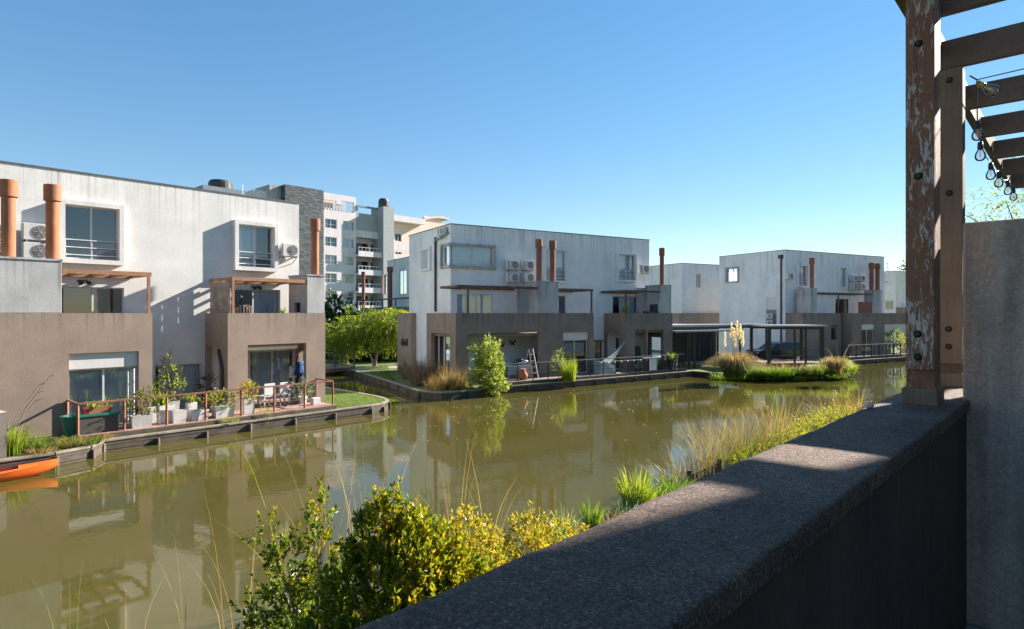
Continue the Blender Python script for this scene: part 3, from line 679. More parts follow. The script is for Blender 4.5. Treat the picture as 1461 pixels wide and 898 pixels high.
near_post(3.30, 'thick red brown post with flaking whitish paint, nearest on the wall cap', 'postwood')
near_post(4.25, 'grey brown bolted post behind the paint flaked one', 'headerwood')
t = fn('pergola_header', 'dark header beam running overhead along the balcony edge on the posts', 'beam')
MB().box(-1.5, 8.95, 0.600, 0.650, 5.765, 5.92).build('beam', 'headerwood', t, bevel=0.004)
JL = ['first', 'second', 'third', 'fourth', 'fifth', 'sixth', 'seventh']
ju = [3.462, 4.25, 5.19, 6.1, 7.02, 7.93, 8.84]
for i, u in enumerate([1.5, 2.4]+ju):
    m = MB().box(0, 0.045, -2.09, 0.097, 0, 0.16)
    o = m.build('pergola_joist', 'beamwood', bevel=0.003); o.location = FN.w(u, 0.50, 5.69); o.rotation_euler = (0, 0, FN.ang)
    if i < 2: tag(o, ('dark overhead joist above the camera', 'dark overhead joist just in front of the camera, above the picture')[i], 'joist')
    else: tag(o, f'dark overhead pergola joist, {JL[i-2]} from the paint flaked post going back', 'joist')
# thin battens lying across joists at far end
t = fn('pergola_batten', 'thin pale battens running across the far joists', 'batten')
for k in range(3): MB().box(6.3, 8.9, -0.05-k*0.3, -0.02-k*0.3, 5.852, 5.872).build('batten', 'teak', t)
# string lights
t = fn('string_lights', 'string of clear glass bulbs on a black cable hanging under the dark header beam', 'string lights')
bl = [(4.33, 0.440, 5.60), (4.80, 0.485, 5.50), (5.05, 0.495, 5.42), (5.70, 0.497, 5.40), (6.28, 0.497, 5.43), (7.0, 0.49, 5.47), (7.6, 0.49, 5.50)]
m = MB(); prev = None
for i, b in enumerate(bl):
    top = Vector((b[0], b[1], b[2]+0.015))
    if prev is not None:
        mid = (prev+top)/2+Vector((0, 0, -0.04 if i > 2 else -0.02)); m.tube([prev, (prev+mid)/2-Vector((0,0,0.008)), mid, (top+mid)/2-Vector((0,0,0.008)), top], 0.0035, 6)
    prev = top
m.tube([(4.33, 0.44, 5.615), (4.36, 0.1, 5.635), (4.40, -0.6, 5.645), (4.42, -1.5, 5.67)], 0.003, 6)
m.tube([(4.33, 0.44, 5.615), (4.31, 0.47, 5.64)], 0.004, 6)
m.build('cable', 'socket', t)
for i, b in enumerate(bl):
    s_ = MB(); ax = Vector((0, 0, -1)) if i else Vector((0.2, -0.75, -0.62)).normalized()
    p = Vector(b); s_.tube([p, p+ax*0.035, p+ax*0.045], [0.014, 0.017, 0.015], 12)
    so = s_.build('socket', 'brass' if i == 0 else 'socket', t, smooth=True)
    g = MB(); q = p+ax*0.045; prof = [(0.013, 0), (0.020, 0.012), (0.029, 0.03), (0.032, 0.047), (0.029, 0.063), (0.018, 0.076), (0.002, 0.080)]
    g.tube([q+ax*z_ for r_, z_ in prof], [r_ for r_, z_ in prof], 16); g.build('bulb', 'bulbglass', t, smooth=True)
    f = MB()
    for k in range(4): a_ = k*PI/2; f.tube([q, q+ax*0.03+Vector((math.cos(a_)*0.008, math.sin(a_)*0.008, 0)), q+ax*0.055], 0.0012, 4)
    f.build('filament', 'brass', t)

# ================================================================== HOUSES
def house(F, name, label, x0, x1, dep, ztop, mat, fh=(), sh=(), zb=0.38, cat='house', trim='trim'):
    t = thing(name, label, cat, F.w(0, 0, 0), F.ang)
    m = MB(); m.wall(x0, x1, zb, ztop, 0, 0.2, fh)
    m.xf = side(x0); m.wall(0.2, dep-0.2, zb, ztop, 0.0, 0.2, sh)
    m.xf = None; m.box(x1-0.2, x1, 0.2, dep-0.2, zb, ztop); m.box(x0, x1, dep-0.2, dep, zb, ztop)
    m.build('wall', mat, t)
    MB().box(x0+0.2, x1-0.2, 0.2, dep-0.2, ztop-0.5, ztop-0.3).build('roof', 'grey', t)
    m = MB().box(x0+0.2, x1-0.2, 0.2, dep-0.2, 2.95, 3.12); m.box(x0+0.2, x1-0.2, 0.2, dep-0.2, 5.8, 5.95); m.box((x0+x1)/2, (x0+x1)/2+.15, .2, dep-.2, zb, 2.95); m.box(x0+.2, x1-.2, 3.4, 3.5, zb, ztop-.5)
    m.build('inner_floor', 'curtain2', t)
    m = MB(); e = 0.03
    m.box(x0-e, x1+e, -e, 0.22, ztop+0.002, ztop+0.05); m.box(x0-e, x0+0.22, 0.222, dep-0.222, ztop+0.002, ztop+0.05)
    m.box(x1-0.22, x1+e, 0.222, dep-0.222, ztop+0.002, ztop+0.05); m.box(x0-e, x1+e, dep-0.22, dep+e, ztop+0.002, ztop+0.05)
    m.build('roof_flashing', trim, t); return t
def block(root, x0, x1, yf, mat, fh=(), lh=(), rh=(), ztop=4.3, zb=0.38, slab=2.95, label=None):
    """projecting ground floor porch carrying a walled terrace; lh/rh: holes (y0,y1,z0,z1) in its side walls"""
    m = MB(); T = 0.22
    m.wall(x0, x1, zb, ztop, yf, yf+T, fh)
    m.xf = side(x0); m.wall(yf+T, -0.002, zb, ztop, 0, T, lh)
    m.xf = lambda a, d, z: (x1-d, a, z); m.wall(yf+T, -0.002, zb, ztop, 0, T, rh); m.xf = None
    b = m.build('terrace_block', mat, root, label=label)
    MB().box(x0+T, x1-T, yf+T, -0.002, slab, slab+0.18).build('ceiling_slab', mat, b); return b
def chimney_base(root, x0, x1, y0, y1, z0, z1, mat='concrete', hole=None):
    m = MB()
    if hole:
        m.wall(x0, x1, z0, z1, y0, y0+0.12); m.xf = side(x0); m.wall(y0+0.12, y1, z0, z1, 0, 0.12, [hole]); m.xf = None
        m.box(x1-0.12, x1, y0+0.12, y1, z0, z1); m.box(x0+0.12, x1-0.12, y1-0.12, y1, z0, z1); m.box(x0+.12, x1-.12, y0+.12, y1-.12, z1-.12, z1)
    else: m.box(x0, x1, y0, y1, z0, z1)
    b = m.build('chimney_base', mat, root, bevel=0.015)
    c = MB().box(x0-0.03, x1+0.03, y0-0.03, y1+0.03, z1+.001, z1+0.06); c.build('coping', mat, b); return b
def tperg(F, label, x0, x1, yf, yb, z, posts, mat, zb=4.3, h=0.14, jn=4, wd=0.09):
    t = thing('terrace_pergola', label, 'pergola', F.w(x0, 0, 0), F.ang); L = x1-x0
    MB().box(0, L, yf, yf+wd, z-h, z).build('front_beam', mat, t)
    MB().box(0, L, yb-wd, yb, z-h, z).build('wall_beam', mat, t)
    for k in range(jn):
        xx = k*(L-0.07)/(jn-1); MB().box(xx, xx+0.07, yf+wd+.002, yb-wd-.002, z-h+0.01, z-0.01).build('rafter', mat, t)
    for px_ in posts: MB().box(px_-x0-wd/2, px_-x0+wd/2, yf+0.0, yf+wd, zb-0.002, z-h-.002).build('post', mat, t)
    return t
def downpipe(root, pts, r=0.055, mat='blackmetal', name='downpipe'):
    m = MB(); m.tube(pts, r, 10); 
    return m.build(name, mat, root, smooth=False)

# ---------------- house 1 (left)
YF = -2.2
w1 = F1.rect(91, 296, 168, 371); w2 = F1.rect(337, 323, 388, 382)
d1 = list(F1.rect(86, 410, 177, 455)); d1[2] = 3.15; d2 = list(F1.rect(333, 413, 400, 450)); d2[2] = 3.15
g1 = list(F1.rect(221, 520, 288, 600)); g1[2] = 0.5
pd = list(F1.rect(357, 500, 420, 570)); pd[2] = 0.5
H1 = house(F1, 'canal_house', 'large white three storey house with taupe porches on the left canal bank', -6, 14.07, 9.0, 9.3, 'white', [w1, w2, tuple(d1), tuple(d2), tuple(g1), tuple(pd)])
window(H1, w1, 0.06, mull=(0.5,), rail=True, curtain=None); surround(H1, w1, 0.16, 0.24, 'white')
window(H1, w2, 0.06, mull=(0.5,), rail=True, cov=(0, 0.62)); surround(H1, w2, 0.16, 0.28, 'white')
window(H1, d1, 0.1, mull=(0.5,), curtain=None, name='terrace_door')
window(H1, d2, 0.1, mull=(0.42,), cov=(0.45, 1), name='terrace_door')
window(H1, g1, 0.12, mull=(0.5,), cov=(0.12, 1), name='patio_door')
window(H1, pd, 0.12, mull=(0.5,), cov=(0.1, 0.95), name='patio_door')
bl_x1 = F1.x(217.5, YF); br_x0 = F1.x(325, YF); br_x1 = F1.x(464, YF)
gw = list(F1.rect(98.5, 503, 198, 600, YF)); gw[2] = 0.52
block(H1, -4.0, bl_x1, YF, 'brown', [tuple(gw)], rh=[(-2.0, -0.3, 0.5, 2.6)])
sb = MB(xf=None); sb.box(gw[0]+.01, gw[1]-.01, YF+0.1, YF+0.34, gw[3]-0.52, gw[3]-.01); sb.build('shutter_box', 'shutter', H1)
window(H1, (gw[0], gw[1], gw[2], gw[3]-0.53), YF+0.24, mull=(0.5,), cov=(0, 1), name='patio_door')
po = list(F1.rect(353.5, 491, 437, 573, YF)); po[2] = 0.48
block(H1, br_x0, br_x1, YF, 'brown', [tuple(po)], lh=[(-1.35, -0.1, 0.3, 2.95)], rh=[(-1.4, -0.3, 0.5, 2.6)])
MB(xf=lambda a, b, c: (c, a, b))._lathe((YF+0.35, po[3]-0.14, po[0]+0.05), [(0.10, 0), (0.10, po[1]-po[0]-0.3)], 14).build('rolled_awning', 'whitepaint', H1)
MB().box(br_x0-0.0, br_x1, -.004, -.001, .5, 2.9).build('porch_back_finish', 'white', H1) if False else None
# chimney bases
cbx1 = F1.x(88, YF); ztl = F1.z(88, 373, YF)
cb = chimney_base(H1, -2.2, cbx1, YF, -1.25, 4.302, ztl)
cx0, cx1 = F1.x(438.5, YF), F1.x(463, YF); ztr = F1.z(450, 394, YF); yb = F1.y(412, cx0)
chimney_base(H1, cx0, cx1, YF, min(yb, -0.3), 4.302, ztr, hole=(-1.6, -1.1, 4.34, 4.75))
for px_, pt, r_ in ((12, 257, .185), (75, 264, .185)): flue(H1, F1.x(px_, -1.8), -1.8, ztl+.05, F1.z(px_, pt, -1.8), r_)
flue(H1, F1.x(449.5, -1.6), -1.6, ztr+.05, F1.z(449.5, 312.5, -1.6), .165)
# soil pipe on the porch side
MB().tube([(br_x0-0.08, -1.5, 2.9), (br_x0-0.08, -1.55, 2.7), (br_x0-0.08, -1.75, 2.35), (br_x0-0.08, -1.85, 2.1), (br_x0-0.08, -1.85, 0.45)], 0.05, 10).build('drain_pipe', 'darkrail', H1)
ac_px(F1, 53, 331, 'left house air conditioner between the two orange flues, upper one')
ac_px(F1, 53, 358, 'left house air conditioner between the two orange flues, lower one')
ac_px(F1, -6, 331, 'air conditioner cut by the left picture edge behind the first flue, upper one')
ac_px(F1, -6, 358, 'air conditioner cut by the left picture edge behind the first flue, lower one')
ac_px(F1, 415, 357, 'single air conditioner right of the boxed window on the left house')
# roof tank, parapet behind
t = thing('roof_tank', 'round dark water tank on a grey plinth behind the roofline of the left house', 'water tank', F1.w(0, 0, 0), F1.ang)
xx = F1.x(314.5, 3.0)
MB().box(xx-1.0, xx+0.9, 2.4, 3.8, 8.8, F1.z(314, 271, 3)).build('plinth', 'grey', t)
m = MB(); zt_ = F1.z(314, 271, 3); m._lathe((xx, 3, 0), [(.52, zt_-.1), (.52, zt_+.28), (.45, zt_+.40), (.2, zt_+.45)], 20); m.build('tank', 'blackmetal', t)
t = thing('tv_aerial', 'thin rooftop aerial on the left house', 'aerial', F1.w(F1.x(346, 1.5), 1.5, 0), F1.ang); MB().tube([(0, 0, 8.8), (0, 0, 10.1)], 0.015, 5).build('mast', 'steel', t)
# pergolas and screen
zp = F1.z(217, 389, YF)
tperg(F1, 'orange brown timber pergola over the left terrace of the left house', cbx1+0.02, bl_x1-0.02, YF+0.02, -0.02, zp, [bl_x1-0.1], 'pergwood', jn=5)
zp2 = F1.z(333, 395, YF); sx0 = F1.x(331, YF+.03)
tperg(F1, 'timber pergola with a plank side screen over the right terrace of the left house', sx0, F1.x(437, YF), YF+0.02, -0.02, zp2, [sx0+.05], 'pergwood', jn=5)
t = thing('plank_screen', 'weathered vertical plank screen on the side of the right terrace', 'screen', F1.w(sx0, 0, 0), F1.ang)
m = MB(); yy = -2.05; r_ = random.Random(4)
while yy < -0.2: m.box(-0.03, 0.0, yy, yy+0.125, 4.30, zp2-0.17+r_.uniform(-.02, .02)); yy += 0.137
m.build('plank', 'screenwood', t)
MB().box(0.001, 0.05, -2.05, -0.1, zp2-.4, zp2-.32).build('rail', 'pergwood', t)

# ---------------- house 2 (middle)
Z2 = EYE+(HY-320)/FPX*36.3
cw = F2.rect(649, 352, 703, 380); cw = (0.0, cw[1], cw[2], cw[3]); cws = F2.srect(632, 352, 643, 381); cws = (0.2, cws[1], cw[2], cw[3])
wm = F2.rect(778, 358, 806, 401); wr = F2.rect(881, 364, 905, 400)
e1 = list(F2.rect(652, 420, 704, 446)); e1[2] = 3.15; e2 = list(F2.rect(797, 422, 808, 446)); e2[2] = 3.15; e3_ = list(F2.rect(874, 423, 911, 446)); e3_[2] = 3.15
gd = list(F2.rect(848, 487, 859, 530)); gd[2] = .5
pb = list(F2.rect(706, 480, 722, 530)); pb = (1.6, 3.2, .5, 2.6); pb2 = (12.6, 14.2, .5, 2.6)
ws = F2.srect(604, 357, 615, 384)
H2 = house(F2, 'canal_house', 'white house with corner window and dark taupe porches in the middle of the view', 0, 15.7, 6.6, Z2, 'white2',
           [cw, wm, wr, tuple(e1), tuple(e2), tuple(e3_), tuple(gd), pb, pb2], [cws, ws])
window(H2, (0.1, cw[1], cw[2], cw[3]), 0.05, mull=(0.5,), hor=(0.12,)); 
window(H2, cws, 0.05, mull=(), xf=side(0), hor=(0.12,))
m = MB(); m.box(-0.16, cw[1]+.16, -0.16, -.002, cw[3], cw[3]+.13); m.box(-0.16, cw[1]+.16, -0.16, -.002, cw[2]-.16, cw[2]); m.box(cw[1], cw[1]+.14, -.16, -.002, cw[2], cw[3])
m.box(-.16, -.002, 0, cws[1]+.12, cw[3], cw[3]+.13); m.box(-.16, -.002, 0, cws[1]+.12, cw[2]-.16, cw[2]); m.box(-.16, -.002, cws[1], cws[1]+.12, cw[2], cw[3]); m.build('window_surround', 'concrete', H2)
window(H2, wm, 0.06, rail=True); surround(H2, wm, .13, .14, 'white2')
window(H2, wr, 0.06, rail=True); surround(H2, wr, .13, .16, 'white2')
window(H2, ws, 0.05, mull=(.55,), xf=side(0)); surround(H2, ws, .14, .18, 'white2', xf=side(0))
window(H2, e1, .1, mull=(.28, .55), name='terrace_door'); window(H2, e2, .1, mull=(), curtain=None, name='terrace_door'); window(H2, e3_, .1, mull=(.3, .6), cov=(0.35, 1), name='terrace_door')
window(H2, gd, .1, frame='dframe', mull=(), curtain=None, name='patio_door'); window(H2, pb, .1, mull=(.5,), name='patio_door'); window(H2, pb2, .1, frame='dframe', mull=(.5,), curtain=None, name='patio_door')
m = MB().box(gd[0]-.1, gd[1]+.2, -.12, -.002, gd[3], gd[3]+.08); m.build('door_hood', 'grey', H2)
xL0 = F2.x(650, -2.3); xL1 = F2.x(847, -2.3); xR0 = F2.x(894, -2.3); xR1 = F2.x(959.5, -2.3)
oL = list(F2.rect(668, 475, 769, 545, -2.3)); oL[2] = .5; oW = list(F2.rect(803.5, 474, 840, 535, -2.3)); oW[2] = .55
ls_ = F2.srect(615, 476, 642, 545, xL0); ls_ = (ls_[0], min(ls_[1], 1.4), .5, ls_[3])
# left block runs back past the corner of the house, so it is built here as its own walls
m = MB(); T = .22
m.wall(xL0, xL1, .38, 4.3, -2.3, -2.08, [tuple(oL), tuple(oW)])
m.xf = side(xL0); m.wall(-2.08, 1.75, .38, 4.3, 0, T, [ls_]); m.xf = lambda a, d, z: (xL1-d, a, z); m.wall(-2.08, -.002, .38, 4.3, 0, T); m.xf = None
m.box(xL0+T, -.002, 1.53, 1.75, .38, 4.3)
b = m.build('terrace_block', 'brown2', H2)
MB().box(xL0+T, xL1-T, -2.08, -.002, 2.95, 3.12).box(xL0+T, -.002, 0, 1.53, 2.95, 3.12).build('ceiling_slab', 'brown2', b)
window(H2, (ls_[0]+1.0, ls_[1], .5, ls_[3]), .5, mull=(.5,), xf=side(xL0), name='side_door', cov=(0.1, .9), curtain='curtain2')
sb = MB().box(oW[0]+.01, oW[1]-.01, -2.2, -1.95, oW[3]-.48, oW[3]-.01); sb.build('shutter_box', 'shutter', H2)
window(H2, (oW[0], oW[1], oW[2], oW[3]-.49), -2.08, mull=(.5,), curtain=None, name='patio_door')
MB().box(oW[0]+.1, oW[1]-.1, -1.95, -1.93, 1.85, 2.45).build('blind', 'curtain2', H2)
oR1 = list(F2.rect(906, 471, 922, 520, -2.3)); oR1[2] = .5; oR2 = list(F2.rect(924.5, 471, 947, 520, -2.3)); oR2[2] = .5
block(H2, xR0, xR1, -2.3, 'brown2', [tuple(oR1), tuple(oR2)], lh=[(-1.5, -.1, .3, 3.0)], rh=[(-1.4, -.3, .5, 2.6)], slab=3.0)
cz = F2.z(782, 403, -2.3); ccx0, ccx1 = F2.x(768, -2.28), F2.x(797, -2.28)
chimney_base(H2, ccx0, ccx1, -2.28, -.9, 4.302, cz)
MB().box(ccx0-.8, ccx0-.001, -1.2, -.9, 3.14, cz-.2).build('chimney_wing', 'concrete', H2)
for px_, pt in ((769, 341.5), (788.5, 343.5)): flue(H2, F2.x(px_, -1.7), -1.7, cz+.05, F2.z(px_, pt, -1.7), .165, 'pipe2')
dx0, dx1 = F2.x(941, -2.28), F2.x(958, -2.28); dz_ = F2.z(950, 408, -2.28)
chimney_base(H2, dx0, dx1, -2.28, -.9, 4.302, dz_); MB().box(dx0-.02, dx1-.2, -.9, -.002, 3.14, dz_-.1).build('chimney_wing', 'concrete', H2)
flue(H2, F2.x(944.5, -1.7), -1.7, dz_+.05, F2.z(944.5, 354, -1.7), .15, 'pipe2')
for q, (px_, py_, nm) in enumerate([(733, 378, 'upper left'), (755, 378.5, 'upper right'), (733, 396, 'lower left'), (755, 396, 'lower right')]):
    ac_px(F2, px_, py_, f'middle house air conditioner left of its two flues, {nm} of four', gap=.2)
ac_px(F2, 921, 384, 'single air conditioner at the right end of the middle house', gap=.15)
ys = F2.y(621, -.1); downpipe(H2, [(-.1, ys, F2.o and 4.4), (-.1, ys, EYE+(HY-341)/FPX*F2.dep(-.1, ys)+.1)], .07)
zz = EYE+(HY-343)/FPX*F2.dep(-.1, ys)
downpipe(H2, [(-.1, ys, zz), (-.1, ys*.6, zz+.05), (-.12, .35, zz+.2), (-.12, .15, zz+.25)], .06, 'grey', 'duct')
t = ac(F2, -.12, .62, zz+.15, 'square air conditioner high on the left end wall of the middle house', .8, PI/2*3)
zq = F2.z(668, 407, -2.3)
tperg(F2, 'brown timber pergola over the left terrace of the middle house', xL0+.1, ccx0-.05, -2.28, -.02, zq, [F2.x(668, -2.28)], 'pergdark', jn=5)
tperg(F2, 'short brown timber pergola right of the chimney base on the middle house', ccx1+.05, xL1-.02, -2.28, -.02, zq-.05, [xL1-.12], 'pergdark', jn=3)
tperg(F2, 'brown timber pergola over the right terrace of the middle house', xR0-1.2+.9, dx0-.1+.4, -2.28, -.02, zq-.05, [F2.x(893.5, -2.28)], 'pergdark', jn=4)
# slab wall at the rear left
py0 = F2.y(586, -.4); py1 = F2.y(567, -.4)
t = thing('wing_wall', 'tall taupe wing wall with small wall ornaments left of the middle house', 'wall', F2.w(-.4, py0, 0), F2.ang)
MB().box(0, .395, 0, py1-py0, .38, 4.3).build('wall', 'brown', t)
for k, (a, h) in enumerate(((.55, .5), (1.0, .42), (1.4, .5))):
    m = MB(); m.tube([(-.05, a, 2.1), (-.07, a+.05, 2.1+h*.4), (-.05, a, 2.1+h*.75)], [.05, .09, .04], 8); m.ell((-.06, a, 2.1+h*.88), (.06, .06, .07)); m.build('ornament', 'darkcloth', t, smooth=True)

# ---------------- house 3 (right)
Z3 = EYE+(HY-357)/FPX*53.4
v1 = F3.rect(1137.5, 380, 1150, 408); v2 = F3.rect(1196, 383, 1206, 410); v3 = list(F3.rect(1192, 427, 1211, 444)); v3[2] = 3.15
s1 = F3.srect(1037, 383, 1053, 402); s2 = F3.srect(1093, 424, 1108, 464)
H3 = house(F3, 'canal_house', 'pale stained house with rust brown flues on the right, behind the dark carport', 0, 14.45, 7.4, Z3, 'white2', [v1, v2, tuple(v3)], [s1, s2])
window(H3, v1, .06, rail=True); surround(H3, v1, .14, .18, 'white2'); window(H3, v2, .06, rail=True); surround(H3, v2, .14, .18, 'white2')
window(H3, v3, .1, frame='dframe', mull=(.5,), curtain=None, name='terrace_door')
window(H3, s1, .08, frame='grey', mull=(.45,), xf=side(0), cov=(.0, .5), curtain='curtain2'); surround(H3, s1, .12, .14, 'concrete', xf=side(0))
MB(side(0)).box(s2[0], s2[1], .04, .10, (s2[2]+s2[3])/2+.1, s2[3]).build('blind', 'curtain2', H3)
MB(side(0)).box(s2[0], s2[1], .15, .17, s2[2], s2[3]).build('recess_back', 'grey', H3)
q = F3.srect(1091, 398, 1109, 424); MB(side(0)).box(q[0], q[1], -.05, -.002, q[2]+.02, q[3]).build('wall_panel', 'white2', H3)
downpipe(H3, [(-.1, .35, .5), (-.1, .35, Z3-.7)], .07); MB().box(-.22, -.002, .2, .55, Z3-.72, Z3-.4).build('rain_hopper', 'blackmetal', H3)
aA0, aA1, aB1 = .05, F3.x(1200, -1.7), 15.5
nA = list(F3.rect(1186, 464, 1194, 485, -1.7))
block(H3, aA0, aA1, -1.7, 'brown2', [tuple(nA)])
xb0 = F3.x(1227, -2.5); oB = list(F3.rect(1229.5, 463, 1247, 505, -2.5)); oB[2] = .5; oC = list(F3.rect(1262, 463, 1296, 503, -2.5)); oC[2] = .5
m = MB(); xb0 = aA1+.35; m.wall(xb0, 17.5, .38, 4.3, -2.5, -2.28, [tuple(oB), tuple(oC)]); m.xf = side(xb0); m.wall(-2.28, -.002, .38, 4.3, 0, .22); m.xf = None
m.box(17.28, 17.5, -2.28, -.002, .38, 4.3); m.box(aA1+.002, xb0-.002, -1.5, -.002, .38, 4.3)
b = m.build('terrace_block', 'brown2', H3); MB().box(xb0+.22, 17.28, -2.28, -.002, 2.95, 3.12).build('ceiling_slab', 'brown2', b)
window(H3, (oB[0], oB[1], oB[2], oB[3]-.45), -2.35, mull=(.5,), curtain=None, name='patio_door'); MB().box(oB[0]+.01, oB[1]-.01, -2.47, -2.3, oB[3]-.45, oB[3]-.01).build('shutter_box', 'shutter', H3)
MB().box(oC[0]+.01, oC[1]-.01, -2.4, -2.2, oC[3]-.7, oC[3]-.01).build('roller_blind', 'curtain2', H3)
window(H3, (oC[0], oC[1], oC[2], oC[3]-.71), -2.32, frame='alu', mull=(.45,), cov=(0, .4), name='patio_door')
bz = F3.z(1161, 412, -1.68); bx0, bx1 = F3.x(1157, -1.68), F3.x(1166, -1.68)
chimney_base(H3, bx0, bx1, -1.68, -.3, 4.302, bz); flue(H3, F3.x(1158.5, -1.1), -1.1, bz+.05, F3.z(1158.5, 368, -1.1), .17, 'pipe2')
cx0_, cx1_ = F3.x(1245, -1.7), F3.x(1258, -1.7); chimney_base(H3, cx0_, cx1_, -1.7, -.9, 4.302, F3.z(1250, 415, -1.7))
for px_, pt in ((1243.5, 375), (1252, 376)): flue(H3, F3.x(px_, -1.1), -1.1, 4.3, F3.z(px_, pt, -1.1), .19, 'pipe2')
MB().box(F3.x(1226, -1.5), F3.x(1245, -1.5), -1.6, -1.4, 4.301, F3.z(1236, 431, -2)).build('terrace_panel', 'pipe2', H3)
for q, (px_, py_, nm) in enumerate([(1220, 397, 'upper left'), (1231, 397, 'upper right'), (1220, 409, 'lower left'), (1231, 409, 'lower right')]):
    ac_px(F3, px_, py_, f'right house air conditioner left of its twin flues, {nm} of four', gap=.15)
ac_px(F3, 1129, 394, 'air conditioner left of the first window on the right house', gap=.15, sc=.9)
for q, (yy_, zz_) in enumerate(((450.5, 'upper'), (460, 'lower'))):
    y_ = F3.y(1098, -.1); ac(F3, -.1, y_-.1, EYE+(HY-yy_-4)/FPX*F3.dep(0, y_), f'{zz_} air conditioner below the white blind on the side wall of the right house', .75, -PI/2)
zq = F3.z(1200, 418, -1.7)
tperg(F3, 'thin dark pergola over the terrace of the right house', F3.x(1167, -1.7), F3.x(1245, -1.7), -1.68, -.02, zq, [F3.x(1197, -1.7)], 'pergdark', jn=4, h=.12)

# ---------------- houses behind
def simple_house(F, name, label, x0, x1, dep, zt, mat, wins, swins=(), band=None):
    t = house(F, name, label, x0, x1, dep, zt, mat, wins, swins)
    for w_ in wins: window(t, w_, .06, mull=(.5,), curtain='curtain')
    for w_ in swins: window(t, w_, .06, mull=(.5,), curtain=None, xf=side(x0))
    return t
F4 = Frame((973-CXP)/FPX*62, 62, .88, .475)
q = F4.rect(993, 391, 1000, 411)
H4 = simple_house(F4, 'white_house', 'plain white house with one narrow window behind the carport', 0, 8.0, 7, F4.z(973, 376, 0), 'white2', [q])
b_ = F4.rect(968, 443, 1030, 463, -1.2); MB().box(F4.x(969, -1.2), 6.5, -1.2, -.002, 2.6, 4.3).build('terrace_band', 'brown', H4)
F4b = Frame((963-CXP)/FPX*66, 66, .88, .475)
q = F4b.srect(948.5, 393, 953, 407)
H4b = simple_house(F4b, 'white_house', 'narrow strip of white house wall right of the last flue of the middle house', 0, 4.0, 9, F4b.z(963, 377, 0), 'white', [], [q])
F5 = Frame((1278-CXP)/FPX*78, 78, .88, .475)
H5 = simple_house(F5, 'white_house', 'distant white house with dark lower storey left of the painted post', 0, 9, 10, EYE+(HY-387)/FPX*78, 'white', [F5.rect(1284, 432, 1289, 442)], [F5.srect(1262, 401, 1267, 404), F5.srect(1263, 428, 1275, 442)])
MB().box(-.002, 8, -1.5, -.002, .4, 5.0).build('porch', 'brown2', H5)
F0 = Frame((600-CXP)/FPX*60, 60, .859, .513)
q0 = F0.srect(545, 392, 552, 420); q1 = F0.srect(570, 386, 580, 420)
H0 = simple_house(F0, 'white_house', 'white house glimpsed between the apartment block and the middle house', 0, 5, 9.5, EYE+(HY-366)/FPX*62, 'white2', [], [q0, q1])
yy0 = F0.y(585, -1.8); yy1 = F0.y(514, -1.8)
MB(side(-1.8)).box(yy0, yy1, 0, 1.79, 3.0, 4.9).build('terrace_block', 'darkrail', H0)
for px_, pt in ((518.5, 388), (556.5, 381)):
    yv = F0.y(px_, -1.2); flue(H0, -1.2, yv, 4.9, EYE+(HY-pt)/FPX*F0.dep(-1.2, yv), .19 if px_ < 530 else .24, 'pipe2')
m = MB(side(-1.8))
for k in range(5): y_ = yy0+(yy1-yy0)*k/4; m.box(y_-.05, y_+.05, -.05, .05, 4.9, 5.75)
m.box(yy0, yy1, -.05, .05, 5.65, 5.8); m.build('balcony_frame', 'pergdark', H0)

# ---------------- apartment block
FT = Frame((460-CXP)/FPX*95, 95, UX, UY)
def tz(py, x=0): return EYE+(HY-py)/FPX*FT.dep(x, 0)
TT = thing('apartment_block', 'tall pale pink apartment block with slate clad part and balconies', 'apartment block', FT.w(0, 0, 0), FT.ang)
xm, xb_, xs0, xs1 = FT.x(508, 0), FT.x(545, 0), FT.x(545, -1.2), FT.x(560, -1.2)
rows = [320, 345.5, 371, 397, 422, 447, 472]; hol = []
for r_ in rows:
    zc = tz(r_, 2)
    for pa, pb_ in ((464, 480.5), (489.5, 505)):
        hol.append((FT.x(pa, 0), FT.x(pb_, 0), zc-.72, zc+.72))
zroof = tz(300, 2)
MB().wall(0, xm, .4, zroof, 0, .3, hol).build('wall', 'towerpink', TT)
MB().box(0, xm, 3.0, 3.2, .4, zroof).box(0, .2, .3, 3, .4, zroof).box(xm-.2, xm, .3, 3, .4, zroof).box(.2, xm-.2, .3, 3, zroof-.3, zroof-.1).build('inner_wall', 'dframe', TT)
for h in hol:
    w_ = MB().wall(h[0], h[1], h[2], h[3], .12, .16, [(h[0]+.07, h[1]-.07, h[2]+.07, h[3]-.07)]).box((h[0]+h[1])/2-.04, (h[0]+h[1])/2+.04, .11, .17, h[2], h[3]).box(h[0], h[1], .11, .165, h[2]+.6, h[2]+.64).build('window', 'alu', TT)
    MB().quad((h[0], .15, h[2]), (h[1], .15, h[2]), (h[1], .15, h[3]), (h[0], .15, h[3])).build('pane', 'glass', w_)
    MB().box(h[0], h[0]+(h[1]-h[0])*random.Random(int(h[2]*50+h[0]*9)).choice([.3, .5, .9]), .3, .33, h[2], h[3]).build('curtain', 'curtain2', w_)
